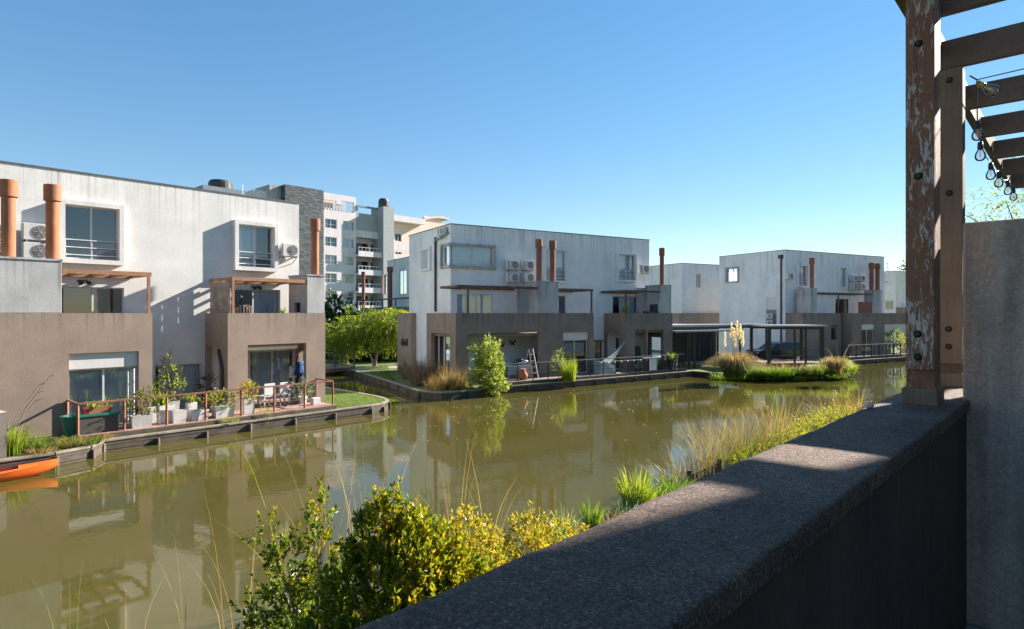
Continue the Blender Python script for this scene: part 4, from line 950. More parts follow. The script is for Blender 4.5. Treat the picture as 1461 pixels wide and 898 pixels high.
# penthouse storey
zp0, zp1 = zroof+.002, tz(281, 1)
h1 = (FT.x(462, 0), FT.x(480, 0), zp0+.25, zp1-.5); h2 = (FT.x(487, 0), FT.x(505, 0), zp0+.1, zp1-.3)
pt = MB().wall(0, xm, zp0, zp1+.6, 0.01, .3, [h1, h2]).box(0, xm, 3, 3.2, zp0, zp1+.6).build('penthouse', 'towerpink', TT)
MB().box(h1[0], h1[1], .9, 1, zp0, zp1).build('loggia_back', 'towerpeach', pt); MB().quad((h2[0], .2, h2[2]), (h2[1], .2, h2[2]), (h2[1], .2, h2[3]), (h2[0], .2, h2[3])).build('pane', 'glass', pt)
m = MB()
for q in np.linspace(h1[0], h2[1], 12): m.box(q-.03, q+.03, -.1, -.05, zp0+.1, zp0+1.1)
m.box(0, xm, -.1, -.05, zp0+1.05, zp0+1.12); m.build('roof_railing', 'alu', TT)
# slate part to the left
xl = FT.x(405, 0.0); zs = tz(265, -3)
MB().box(xl, -.002, -.4, 6, .4, tz(272.5, 0)).build('slate_tower', 'slate', TT)
MB().box(FT.x(362, 1.5), xl-.002, 1.5, 8, .4, tz(271, FT.x(380, 1.5))).build('left_penthouse', 'towerpink', TT)
MB().box(FT.x(384, 1.0), xl-.001, .9, 6, 10, tz(263, FT.x(390, 1))).build('roof_block', 'concrete', TT)
MB().box(xl-.5, xl-.002, -.3, .6, tz(328, -4), tz(318, -4)).build('small_sign_box', 'alu', TT)
MB().box(-9, xm, -1.3, -.402, tz(291, 0), tz(289, 0)).build('terrace_ledge', 'towerpeach', TT) if False else None
# balcony bay
MB().box(xm+.002, xs1, 1.6, 1.9, .4, tz(304, 9)).build('bay_back_wall', 'towerpink', TT)
for i, r_ in enumerate([331, 357, 383, 408, 433, 458]):
    zc = tz(r_, 8); zc += 0
    if i == 0:
        gb = MB().box(xm+.05, xb_, 0.0, .1, zc+1.0-.9, zc+2.9); gb.build('glazed_loggia', 'midgrey', TT)
        MB().box(xm+.003, xs0+.5, -.1, 1.6, zc-1.0, zc+.1).build('balcony', 'towerpink', TT)
    else:
        bb = MB().box(xm-.3, (xs1+6 if i == 1 else xb_+.3), -1.2, 1.598, zc-1.2, zc-.9).box(xm-.3, (xs1+6 if i == 1 else xb_+.3), -1.2, -1.05, zc-.9, zc-.35).build('balcony', 'towerpink', TT)
        m = MB()
        for q in np.linspace(xm-.25, xb_+.2, 9): m.box(q-.025, q+.025, -1.15, -1.1, zc-.35, zc+.2)
        m.box(xm-.3, xb_+.3, -1.15, -1.09, zc+.2, zc+.27); m.build('balcony_railing', 'alu', bb)
        dd = MB().box(xm+.6, xm+3.2, 1.5, 1.58, zc-.9, zc+1.2).box(xm+3.9, xm+5, 1.5, 1.58, zc-.9, zc+1.1).build('balcony_door', 'carglass', TT)
MB().box(xs0, xs1, -1.6, 1.9, .4, tz(298, 12)).build('lift_shaft', 'midgrey', TT)
xc_ = (xs0+xs1)/2; MB()._lathe((xc_, -.2, tz(298, 12)), [(.8, 0), (.9, .2), (.9, 1.1), (.7, 1.5)], 16).build('water_tank', 'blackmetal', TT)
MB().box(xm+.1, xs0-.1, -.2, 0.1, tz(296, 9)-.3, tz(296, 9)).box(xm+.1, xm+.3, -.2, 0.1, tz(304, 9), tz(296, 9)-.3).build('roof_frame', 'grey', TT)
# right wing
xr1 = FT.x(606, 0)
wz = tz(312, 16)
hw = []
for r_ in (340, 366, 392): 
    for pa, pb_ in ((564, 573), (590, 597)): hw.append((FT.x(pa, 0), FT.x(pb_, 0), tz(r_, 15)-.6, tz(r_, 15)+.7))
MB().wall(xs1+.002, xr1+9, .4, wz, 0, .3, hw).box(xs1+.01, xr1+9, .8, .9, .4, wz-1).build('right_wing', 'towerpeach', TT)
for h in hw:
    w_ = MB().wall(h[0], h[1], h[2], h[3], .12, .16, [(h[0]+.07, h[1]-.07, h[2]+.07, h[3]-.07)]).box((h[0]+h[1])/2-.04, (h[0]+h[1])/2+.04, .11, .17, h[2], h[3]).build('window', 'alu', TT)
    MB().quad((h[0], .15, h[2]), (h[1], .15, h[2]), (h[1], .15, h[3]), (h[0], .15, h[3])).build('pane', 'carglass', w_)
MB().box(xs1+.01, xr1-1, -1.4, -.002, wz-.9, wz+.1).build('wing_cornice', 'towerpink', TT)
MB().box(xs1+.01, xr1+2, -1.4, -1.2, tz(358, 16)-.2, tz(358, 16)+.9).build('wing_parapet', 'towerpink', TT)
m = MB(); c0 = FT.x(606, 0); c1 = FT.x(641, 0)
for k in range(10):
    a, b = k/10, (k+1)/10; za, zb_ = wz+.2+.75*math.sin(a*PI*.7), wz+.2+.75*math.sin(b*PI*.7)
    m.add([(c0+(c1-c0)*a, 0, za), (c0+(c1-c0)*b, 0, zb_), (c0+(c1-c0)*b, 3, zb_), (c0+(c1-c0)*a, 3, za), (c0+(c1-c0)*a, 0, za+.35), (c0+(c1-c0)*b, 0, zb_+.35), (c0+(c1-c0)*b, 3, zb_+.35), (c0+(c1-c0)*a, 3, za+.35)], [(0,1,5,4),(4,5,6,7),(3,2,1,0),(2,3,7,6)])
m.box(c0+.2, c1-1.5, .5, .7, wz, wz+1.0); m.build('curved_roof', 'towerpeach', TT)

# ================================================================== DECKS AND RAILINGS
def deck(name, label, quad, z, th=0.10, step=0.14, mat='deckwood', cat='deck', rz=0.0):
    """boards laid along the first edge of quad (p0,p1,p2,p3)"""
    t = thing(name, label, cat, (quad[0][0], quad[0][1], 0)); o = Vector((*quad[0], 0)); q = [Vector((*p, 0))-o for p in quad]
    L = ((q[3]-q[0]).length+(q[2]-q[1]).length)/2; n = max(2, int(L/step)); m = MB()
    for i in range(n):
        a, b = i/n, (i+.93)/n
        p0, p1, p2, p3 = q[0].lerp(q[3], a), q[1].lerp(q[2], a), q[1].lerp(q[2], b), q[0].lerp(q[3], b)
        m.add([(p.x, p.y, z-.03) for p in (p0, p1, p2, p3)]+[(p.x, p.y, z) for p in (p0, p1, p2, p3)], [(0,3,2,1),(4,5,6,7),(0,1,5,4),(1,2,6,5),(2,3,7,6),(3,0,4,7)])
    m.build('boards', mat, t)
    f = MB(); f.bar(q[0]+Vector((0, 0, z-.10)), q[1]+Vector((0, 0, z-.10)), .05, .13); f.build('fascia', 'edgewood', t); return t
def railing(label, pts, z0, h, mat, topmat, step, wd=.05, mids=(), group=None, drop=.25, spheres=False):
    t = thing('deck_railing', label, 'railing', (pts[0][0], pts[0][1], 0), 0, group); o = Vector((*pts[0][:2], 0)); q = [Vector((*p[:2], 0))-o for p in pts]
    r_ = MB()
    for a, b in zip(q[:-1], q[1:]): r_.bar(a+Vector((0, 0, z0+h)), b+Vector((0, 0, z0+h)), wd*1.1, wd*.9)
    r_.build('top_rail', topmat, t)
    for mz in mids:
        r_ = MB()
        for a, b in zip(q[:-1], q[1:]): r_.bar(a+Vector((0, 0, z0+mz)), b+Vector((0, 0, z0+mz)), .012, .012)
        r_.build('wire', mat, t)
    for i, (a, b) in enumerate(zip(q[:-1], q[1:])):
        k = max(1, int(round((b-a).length/step)))
        for j in range(k+(1 if i == len(q)-2 else 0)):
            p = a.lerp(b, j/k); MB().box(p.x-wd/2, p.x+wd/2, p.y-wd/2, p.y+wd/2, z0-drop, z0+h-wd*.45).build('post', mat, t)
    return t
DZ = 0.52
deck('timber_deck', 'reddish timber deck in front of the right hand porch of the left house', [uv(4.9, 22.62), uv(13.75, 22.62), uv(13.75, 24.09), uv(4.9, 24.09)], DZ)
deck('timber_deck', 'reddish timber deck in the recess between the two taupe porches of the left house', [uv(bl_x1+.02, 24.1), uv(br_x0-.02, 24.1), uv(br_x0-.02, 26.28), uv(bl_x1+.02, 26.28)], DZ)
deck('timber_deck', 'reddish deck floor inside the open porch of the left house', [uv(br_x0+.25, 24.34), uv(br_x1-.25, 24.34), uv(br_x1-.25, 26.28), uv(br_x0+.25, 26.28)], DZ-.01)
railing('rusty steel railing round the deck of the left house', [uv(4.85, 24.05), uv(4.85, 22.72), uv(13.65, 22.72), uv(13.65, 24.05)], DZ, .98, 'rust', 'rust', 1.27, .06)
def e2i(t, off): p = edge2(t); b = F2.b; return (p[0]+b[0]*off, p[1]+b[1]*off)
deck('timber_deck', 'long timber boardwalk deck in front of the middle house', [e2i(1.0, .32), e2i(16.3, .32), F2.w(16.3, -2.32)[:2], F2.w(1.0, -2.32)[:2]], DZ, mat='teak')
deck('timber_deck', 'deck floor inside the left porch of the middle house', [F2.w(xL0+.25, -2.05)[:2], F2.w(xL1-.25, -2.05)[:2], F2.w(xL1-.25, -.02)[:2], F2.w(xL0+.25, -.02)[:2]], DZ-.01, mat='teak')
R2 = railing('dark railing with pale handrail along the deck of the middle house', [e2i(1.2, .42), e2i(16.2, .42), F2.w(16.2, -2.4)[:2]], DZ, .98, 'darkrail', 'greyrail', 1.07, .05, mids=(.35, .6))
# small white lamps along the rail
a_, b_ = Vector((*e2i(8.2, .36), 0)), Vector((*e2i(15, .36), 0)); tl = thing('string_lights', 'row of tiny white globe lights hanging along the railing of the middle house', 'string lights', a_)
MB().tube([Vector((0, 0, 1.34)), (b_-a_)*.5+Vector((0, 0, 1.31)), (b_-a_)+Vector((0, 0, 1.34))], .008, 5).build('cable', 'blackmetal', tl)
for k in range(12): p = (b_-a_)*((k+.5)/12); MB().ell((p.x, p.y, 1.27), (.045, .045, .05), 8, 6).build('globe', 'whitepaint', tl, smooth=True)
w0 = Vector(P(1208, 517, .55)); w1_ = Vector((e3[0]+.88*7, e3[1]+.475*7+.3, .55)); wb = F3.w(12, -3.7); 
p0 = bankB2[-1]; off = .25
q0 = (p0[0]-.0, p0[1]+.3); q1 = (e3[0]+.88*7, e3[1]+.475*7+.3)
deck('timber_deck', 'boardwalk deck in front of the right house', [q0, q1, (q1[0]-.62, q1[1]+1.15), (q0[0]-.62, q0[1]+1.15)], .60, mat='teak')
railing('dark railing with grey handrail on the boardwalk of the right house', [(q0[0]-.1, q0[1]+.12), (q1[0], q1[1]+.12)], .60, .98, 'darkrail', 'greyrail', 1.1, .07)
# footbridge over the side channel
bt = thing('footbridge', 'dark timber footbridge with railings over the side channel', 'footbridge', (*uv(16.6, 38.6), 0), FN.ang)
MB().box(0, 7.9, -.8, .8, .48, .60).build('bridge_deck', 'screenwood', bt)
MB().box(0, 7.9, -.8, -.7, .25, .47).box(0, 7.9, .7, .8, .25, .47).build('bearer', 'edgewood', bt)
for yy_ in (-.78, .78):
    m = MB().box(0, 7.9, yy_-.03, yy_+.03, 1.55, 1.61).build('handrail', 'darkrail', bt)
    MB().box(0, 7.9, yy_-.015, yy_+.015, 1.05, 1.08).build('wire', 'darkrail', bt)
    for k in range(6): MB().box(.1+k*1.54-.04, .1+k*1.54+.04, yy_-.04, yy_+.04, .601, 1.549).build('post', 'darkrail', bt)

# gazebo (dark timber pavilion) and carport
gc = Vector(PY(1134, 45.0, 0)); 
GA = thing('gazebo', 'dark timber gazebo with flat roof and low railings on the planted bank', 'gazebo', (gc.x, gc.y, 0), R(6))
gw_, gd_ = 2.15, 2.6
MB().box(-gw_-.1, gw_+.1, -.3, gd_, .55, .68).build('platform', 'pergdark', GA)
MB().box(-gw_-.15, gw_+.15, -.35, gd_+.05, 3.30, 3.42).build('roof', 'steel', GA)
MB().box(-gw_, gw_, -.22, -.12, 3.12, 3.298).box(-gw_, gw_, gd_-.2, gd_-.1, 3.12, 3.298).build('roof_beam', 'darkrail', GA)
for (x, y, s_) in ((-gw_+.1, -.17, .13), (gw_-.15, -.17, .15), (-gw_+.1, gd_-.15, .1), (gw_-.15, gd_-.15, .1), (-.1, -.17, .05), (.75, -.17, .05)):
    MB().box(x-s_, x+s_, y-.04, y+.08, .682, 3.118).build('post', 'darkrail', GA)
for (x0_, x1_) in ((-gw_+.25, -.16), (-.04, .69), (.81, gw_-.31)):
    m = MB()
    for zz_ in (.85, 1.2, 1.6): m.box(x0_, x1_, -.16, -.12, zz_-.03, zz_+.03)
    m.build('railing', 'darkrail', GA)
FC = Frame(*PY(960, 43, 0)[:2], .88, .475)
CP = thing('carport', 'flat roofed dark steel carport between the middle and the right house', 'carport', FC.w(0, 0, 0), FC.ang)
zc = EYE-(469-HY)/FPX*45
MB().box(-.5, 9.8, 0, 5.5, zc+.15, zc+.29).build('roof', 'greyrail', CP)
MB().box(-.5, 5, -.8, -.002, zc-.20, zc-.08).build('lower_roof', 'steel', CP)
MB().box(-.5, 9.8, .05, .12, zc+.0, zc+.148).build('roof_beam', 'blackmetal', CP)
for x_, y_ in ((1.1, -.5), (2.2, .1), (4.2, .1), (6.8, .1), (9.7, .1), (2.2, 5), (9.7, 5)): MB().box(x_-.07, x_+.07, y_, y_+.1, GZ, zc-.002 if y_ > 0 else zc-.202).build('post', 'blackmetal', CP)
bx = thing('storage_wall', 'dark panelled store wall at the back of the carport', 'wall', FC.w(FC.x(955, 5.0), 5.0, 0), FC.ang)
MB().box(0, 5.2, 0, .1, GZ, 3.0).build('panel', 'dframe', bx); m = MB()
for k in range(4): m.box(.6+k*1.3, .66+k*1.3, -.05, -.002, GZ, 2.88)
m.build('stud', 'grey', bx)

# ---------------- car
def car(name, label, loc, rz, L=4.4, W=1.78, Hh=1.62, paint='carpaint'):
    t = thing(name, label, 'car', loc, rz)
    prof = [(-L/2, .45), (-L/2+.05, .85), (-L/2+.2, .98), (-L*.22, 1.08), (-L*.08, Hh-.08), (L*.05, Hh), (L*.36, Hh-.03), (L*.47, 1.05), (L/2, .95), (L/2, .42)]
    m = MB()
    n = len(prof)
    def ring(y, s, dz=0): return [(x*(1-0.02*s), y, z-dz*s) for x, z in prof]
    secs = [(-W/2, .85), (-W/2+.10, .35), (-W/4, 0), (W/4, 0), (W/2-.10, .35), (W/2, .85)]
    vs = []
    for y, s in secs:
        for x, z in prof:
            yy = y*(0.86 if z > 1.2 else 1.0); vs.append((x*(1-.015*s), yy, z-(.05*s if z > 1.2 else .03*s)))
    fs = []
    for i in range(len(secs)-1):
        for j in range(n-1): fs.append((i*n+j, i*n+j+1, (i+1)*n+j+1, (i+1)*n+j))
        fs.append((i*n+n-1, i*n, (i+1)*n, (i+1)*n+n-1))
    fs.append(tuple(range(n))); fs.append(tuple((len(secs)-1)*n+k for k in range(n-1, -1, -1)))
    m.add(vs, fs); m.build('body', paint, t, bevel=.04)
    for s in (-1, 1):
        y = s*(W/2*.875+.012)
        for (a, b, c, d) in ((-L*.15, -L*.05, L*.08, L*.08), (L*.10, L*.10, L*.33, L*.39)):
            MB().add([(a, y+s*.06, 1.12), (b, y, Hh-.17), (c, y, Hh-.15), (d, y+s*.06, 1.12)], [(0, 1, 2, 3)]).build('side_window', 'carglass', t)
        MB().ell((-L/2+.13, s*W*.36, .80), (.13, .2, .10), 10, 6).build('headlight', 'lampglass', t, smooth=True)
        for x in (-L*.31, L*.30):
            q = MB(xf=lambda a, b, c: (a, c, b)); q._lathe((x, .34, s*W/2-.12 if s > 0 else -W/2-.10), [(.30, 0), (.34, .03), (.34, .19), (.30, .22)], 20); w_ = q.build('wheel', 'rubber', t)
            q = MB(xf=lambda a, b, c: (a, c, b)); q._lathe((x, .34, s*(W/2+.105)-.005), [(.2, 0), (.2, .01)], 12); q.build('rim', 'steel', w_)
    MB().add([(-L*.215, -W*.40, 1.10), (-L*.215, W*.40, 1.10), (-L*.095, W*.36, Hh-.12), (-L*.095, -W*.36, Hh-.12)], [(0, 1, 2, 3)]).build('windscreen', 'carglass', t)
    MB().box(-L/2-.03, -L/2+.03, -.55, .55, .5, .68).build('grille', 'rubber', t)
    MB().box(-L/2-.035, -L/2, -.26, .26, .42, .53).build('number_plate', 'whitepaint', t)
    return t
cp = PY(1107, 49.5, 0); car('parked_car', 'black hatchback parked under the carport behind the gazebo', (cp[0], cp[1], GZ), R(14))

# ================================================================== THINGS ON THE LEFT DECK
def uvz(u, v, z=DZ): return (*uv(u, v), z)
def on1(px, v):  # position along the bank at across-distance v seen at column px
    f = Frame(*uv(0, v), UX, UY); return f.x(px, 0)
def planter(label, loc, rz, sx, sy, h, mat='stonepale'):
    t = thing('planter', label, 'planter', loc, rz)
    m = MB(); x, y = sx/2, sy/2; xi, yi = x-.03, y-.03; xb, yb2 = x*.88, y*.88
    m.add([(-xb,-yb2,0),(xb,-yb2,0),(xb,yb2,0),(-xb,yb2,0),(-x,-y,h),(x,-y,h),(x,y,h),(-x,y,h),(-xi,-yi,h),(xi,-yi,h),(xi,yi,h),(-xi,yi,h),(-xi,-yi,h-.05),(xi,-yi,h-.05),(xi,yi,h-.05),(-xi,yi,h-.05)],
          [(0,3,2,1),(0,1,5,4),(1,2,6,5),(2,3,7,6),(3,0,4,7),(4,5,9,8),(5,6,10,9),(6,7,11,10),(7,4,8,11),(8,9,13,12),(9,10,14,13),(10,11,15,14),(11,8,12,15)])
    m.build('box', mat, t); MB().quad((-xi,-yi,h-.05),(xi,-yi,h-.05),(xi,yi,h-.05),(-xi,yi,h-.05)).build('soil', 'soil', t); return t
def pot(label, loc, r, h, mat='terracotta'):
    t = thing('flower_pot', label, 'flower pot', loc)
    m = MB(); m._lathe((0, 0, 0), [(r*.7, 0), (r*.95, h*.85), (r*1.05, h*.86), (r*1.05, h), (r*.92, h), (r*.9, h-.04)], 16); m.build('pot', mat, t, smooth=False)
    return t
PL = [  # px centre, v, size, height, label, plant kind
 (201, 22.95, .62, .40, 'low concrete planter with dark leafy bush, first along the rusty railing'),
 (236, 23.15, .50, .62, 'tall pale planter box just right of the first leafy bush'),
 (222, 23.6, .45, .52, 'pale planter box in the second row against the first bush'),
 (255, 22.95, .45, .42, 'grey planter box between two pale ones at the railing'),
 (243, 24.6, .55, .55, 'white planter with tall variegated shrub before the dark curtain window'),
 (273, 23.9, .34, .52, 'narrow white pot with yellow green leaves near the railing middle'),
 (283, 22.98, .60, .36, 'low long grey trough beside the railing middle'),
 (318, 22.98, .70, .45, 'wide pale planter with a cream variegated plant by the drain pipe'),
 (354, 22.98, .42, .62, 'square stone planter with a yellow red croton by the open porch'),
]
for i, (px_, v_, sx_, h_, lb) in enumerate(PL):
    u_ = on1(px_, v_); planter(lb, uvz(u_, v_, DZ+.001), FN.ang+R((i*7) % 9-4), sx_, sx_*.62, h_)
def at1(px, v, z): return uvz(on1(px, v), v, z)
leafy('shrub', 'dark green leafy shrub in the first planter along the rusty railing', 'shrub', at1(203, 22.95, DZ+.36), [(0, 0, .35, .38, .3, .36), (.2, .1, .6, .2, .2, .25)], 90, 8, .22, .085, .04, 'leaf_bush', 21)
leafy('shrub', 'tall airy shrub with pale leaves in the white planter before the curtain window', 'shrub', at1(243, 24.6, DZ+.5), [(0, 0, .55, .48, .4, .42), (-.05, 0, 1.15, .22, .22, .35), (-.1, 0, 1.6, .08, .08, .2)], 110, 8, .25, .09, .045, 'leaf_bright', 22)
tuft('agave', 'pale spiky leaved plant beside the first leafy bush', 'plant', at1(232, 23.2, DZ+.6), 34, .05, .55, .4, .075, .1, 'blade_lime', 23)
tuft('spiky_plant', 'yellow green strappy plant in the narrow white pot', 'plant', at1(273, 23.9, DZ+.45), 30, .04, .45, .28, .07, .2, 'blade_lime', 24)
leafy('shrub', 'cream variegated plant spilling from the wide pale planter', 'plant', at1(318, 22.98, DZ+.4), [(0, 0, .22, .38, .25, .25)], 80, 8, .15, .08, .04, 'leaf_bright', 25)
leafy('croton', 'yellow and red croton in the square stone planter', 'plant', at1(354, 22.98, DZ+.58), [(0, 0, .25, .27, .25, .26)], 60, 8, .15, .10, .045, 'leaf_young', 26)
leafy('shrub', 'small variegated plant with yellow leaves beside the wide planter', 'plant', at1(303, 23.3, DZ), [(0, 0, .45, .3, .3, .4)], 70, 8, .2, .09, .045, 'leaf_young', 27)
leafy('shrub', 'dark round potted shrub by the white wall left of the drain pipe', 'shrub', at1(296, 25.6, DZ), [(0, 0, .95, .28, .28, .25), (0, 0, .4, .18, .18, .3)], 90, 8, .15, .07, .035, 'leaf_dark', 28)
leafy('shrub', 'tangled trailing plant below the croton on the deck edge', 'plant', at1(378, 22.5, .42), [(0, 0, .12, .25, .12, .15)], 30, 6, .15, .07, .03, 'leaf_willow', 29)
tuft('purple_plant', 'purple flowering stem plant against the left porch corner', 'plant', at1(199, 23.9, DZ), 26, .08, 1.15, .16, .05, .05, 'purple', 30)
tuft('weeds', 'low yellow green weeds on the deck edge near the croton', 'weeds', at1(328, 22.5, .42), 70, .3, .22, .2, .02, .3, 'blade_lime', 31)
tuft('weeds', 'dry grass hanging over the edging below the green lidded box', 'weeds', at1(135, 22.4, .42), 170, .55, .35, .45, .018, .9, 'blade_dry', 32, lean=(0.15, -.25))
# table, chairs in the porch
def table(label, loc, rz, lx, ly, h, mat='whitepaint'):
    t = thing('table', label, 'table', loc, rz); MB().box(-lx/2, lx/2, -ly/2, ly/2, h-.04, h).build('tabletop', mat, t, bevel=.008)
    for sx in (-1, 1):
        for sy in (-1, 1): MB().box(sx*(lx/2-.08)-.03, sx*(lx/2-.08)+.03, sy*(ly/2-.08)-.03, sy*(ly/2-.08)+.03, 0, h-.041).build('leg', mat, t)
    return t
def chair(label, loc, rz, mat='whitepaint', group=None):
    t = thing('chair', label, 'chair', loc, rz, group); MB().box(-.22, .22, -.22, .22, .42, .46).build('seat', mat, t, bevel=.006)
    MB().box(-.22, .22, -.24, -.20, .50, .95).build('backrest', mat, t, bevel=.006)
    for sx in (-1, 1):
        for sy in (-1, 1): MB().box(sx*.19-.02, sx*.19+.02, sy*.19-.02, sy*.19+.02, 0, .419).build('leg', mat, t)
        MB().box(sx*.2-.015, sx*.2+.015, -.236, -.204, .461, .499).build('back_strut', mat, t)
    return t
table('white rectangular table in the open porch of the left house', at1(392, 24.8, DZ), FN.ang, 1.3, .75, .76)
chair('white chair in front of the porch table, left of the two', at1(381, 24.2, DZ), FN.ang)
chair('white chair in front of the porch table, right of the two', at1(403, 24.2, DZ), FN.ang)
chair('brown wooden chair at the left end of the white porch table', at1(362, 24.7, DZ), FN.ang-R(70), 'teak')
def bicycle(label, loc, rz, mat='blackmetal', sc=1.0):
    t = thing('bicycle', label, 'bicycle', loc, rz); t.scale = (sc,)*3
    for x in (-.52, .52):
        pts = [(x+.33*math.cos(a*PI/14), 0, .34+.33*math.sin(a*PI/14)) for a in range(29)]; w_ = MB().tube(pts, .02, 6, closed=False).build('wheel', 'rubber', t)
        m = MB(); 
        for k in range(8): m.bar((x, 0, .34), (x+.32*math.cos(k*PI/4), 0, .34+.32*math.sin(k*PI/4)), .004)
        m.build('spokes', 'steel', w_)
    m = MB()
    for a, b in (((-.52, 0, .34), (-.15, 0, .34)), ((-.52, 0, .34), (-.25, 0, .78)), ((-.15, 0, .34), (-.28, 0, .88)), ((-.25, 0, .78), (.36, 0, .80)), ((-.15, 0, .34), (.38, 0, .70)), ((.52, 0, .34), (.34, 0, .95))): m.tube([a, b], .018, 6)
    m.build('frame', mat, t); MB().tube([(.30, -.25, .98), (.36, 0, 1.0), (.30, .25, .98)], .015, 6).build('handlebar', mat, t); MB().ell((-.29, 0, .93), (.13, .07, .04)).build('saddle', 'rubber', t); return t
bicycle('bicycle leaning behind the railing by the open porch of the left house', at1(421, 24.0, DZ), FN.ang+R(20))
sh = thing('coat_rack', 'dark rack hung with blue and dark clothes in the corner of the porch', 'coat rack', at1(424, 25.4, DZ), FN.ang)
MB().tube([(0, 0, 0), (0, 0, 1.9)], .03, 8).box(-.25, .25, -.25, .25, 0, .03).build('stand', 'blackmetal', sh)
for k, (x, y, z, r, mt, nm) in enumerate(((.05, -.12, 1.35, .2, 'blue', 'jacket'), (-.2, 0, 1.2, .17, 'whitepaint', 'shirt'), (.1, -.02, .85, .2, 'darkcloth', 'coat'))):
    m = MB(); vs = []; rq = random.Random(k)
    for (zz_, q) in ((1.6, .35), (1.45, .95), (.9, .85), (.2, .9), (-.6, 1.05), (-1.4, 1.15), (-1.45, .9)):
        for a_ in range(16): ww = q*(1+.22*math.sin(a_*2.4+k)*(.9-zz_*.3)+rq.uniform(-.06, .06)); vs.append((x+r*ww*math.cos(a_*PI/8), y+r*.5*ww*math.sin(a_*PI/8), z+r*zz_))
    m.add(vs, [(i_*16+a_, i_*16+(a_+1) % 16, (i_+1)*16+(a_+1) % 16, (i_+1)*16+a_) for i_ in range(6) for a_ in range(16)]+[tuple(range(15, -1, -1))]); m.build(nm, mt, sh, smooth=True)
leafy('potted_plant', 'blue green leafy plant in a white pot at the right end of the porch', 'plant', at1(432, 23.9, DZ+.25), [(0, 0, .3, .32, .25, .28)], 60, 7, .2, .12, .035, 'blade_blue', 33, stems=True)
pot('white round pot under the blue green leafy plant', at1(432, 23.9, DZ), .17, .3, 'whitepaint')
MBb = MB().box(-.16, .16, -.12, .12, 0, .28); o = MBb.build('box', 'stonepale', bevel=.01); o.location = at1(450, 23.3, DZ+.001); o.rotation_euler = (0, 0, FN.ang); tag(o, 'small grey block on the deck at the right end of the rusty railing', 'box')
# green lidded box, table with pots at the left end
t = thing('storage_bench', 'dark rattan storage box with green plastic lid at the left end of the deck', 'storage box', at1(137, 23.15, DZ), FN.ang)
MB().box(-.55, .55, -.35, .35, .0, .52).build('box', 'rattan', t, bevel=.01); MB().box(-.58, .58, -.38, .38, .521, .60).build('lid', 'green_plastic', t, bevel=.02)
t = thing('plastic_tarp', 'crumpled green plastic tub behind the left end post', 'tub', at1(105, 23.3, DZ), FN.ang); m = MB(); m._lathe((0, 0, 0), [(.25, 0), (.34, .5), (.37, .52), (.37, .56), (.31, .55), (.24, .1)], 14); m.build('tub', 'green_plastic', t)
t = planter('terracotta trough with seedlings on the green lidded box', at1(140, 23.15, DZ+.601), FN.ang, .75, .25, .2, 'terracotta')
tuft('seedlings', 'small green seedlings in the terracotta trough', 'plant', at1(133, 23.15, DZ+.75), 40, .16, .3, .15, .04, .2, 'blade_lime', 34)
tuft('spiky_plant', 'upright yellow green sprout right end of the terracotta trough', 'plant', at1(150, 23.15, DZ+.75), 14, .04, .45, .18, .05, .1, 'blade_lime', 35)
t = thing('red_jerrycan', 'small red can beside the terracotta trough', 'can', at1(122, 23.1, DZ+.601), FN.ang); MB().box(-.1, .1, -.07, .07, 0, .2).build('can', 'red', t, bevel=.02)
# weeds at the left bank
for i, (px_, v_, n_, h_, sp, mt, lb) in enumerate([(12, 22.0, 260, 1.25, .55, 'blade_lime', 'tall bright green grass clump beside the dark post at the left edge'), (45, 22.2, 200, .6, .55, 'blade_green', 'green grass clump right of the tallest clump on the left bank'), (78, 22.0, 170, .5, .5, 'blade_green', 'grass clump on the left bank above the kayak tip'), (102, 22.0, 190, .45, .6, 'blade_dry', 'straw coloured grass clump by the left end railing post'), (60, 21.6, 120, .35, .4, 'blade_dry', 'low dry grass on the bank edge above the kayak'), (122, 21.95, 200, .38, .6, 'blade_green', 'grass drooping over the edging below the rattan box')]):
    tuft('grass_clump', lb, 'grass', at1(px_, v_, GZ), int(n_*1.3), .35, h_*1.25, sp, .02, .75, mt, 40+i)
# near left dark post, dry cane
t = thing('bollard', 'short dark brown timber post at the left picture edge', 'post', at1(-3, 21.6, 0)); MB().box(-.13, .13, -.13, .13, .3, 1.60).build('post', 'darkrail', t); MB().add([(-.14,-.14,1.601),(.14,-.14,1.601),(.14,.14,1.601),(-.14,.14,1.601),(0,0,1.68)], [(0,3,2,1),(0,1,4),(1,2,4),(2,3,4),(3,0,4)]).build('cap', 'edgetop', t)
t = thing('dry_cane', 'bent dry cane stems leaning against the taupe wall at far left', 'plant', at1(8, 23.2, GZ))
rr = random.Random(8); m = MB()
for k in range(4):
    a = Vector((rr.uniform(-.1, .1), rr.uniform(-.1, .1), 0)); b = a+Vector((.5+.12*k, .5, 1.3+.25*k)); m.tube([a, (a+b)/2+Vector((-.05, 0, .15)), b, b+Vector((.15, 0, .05))], [.014, .012, .01, .006], 5)
m.build('stem', 'edgetop', t)
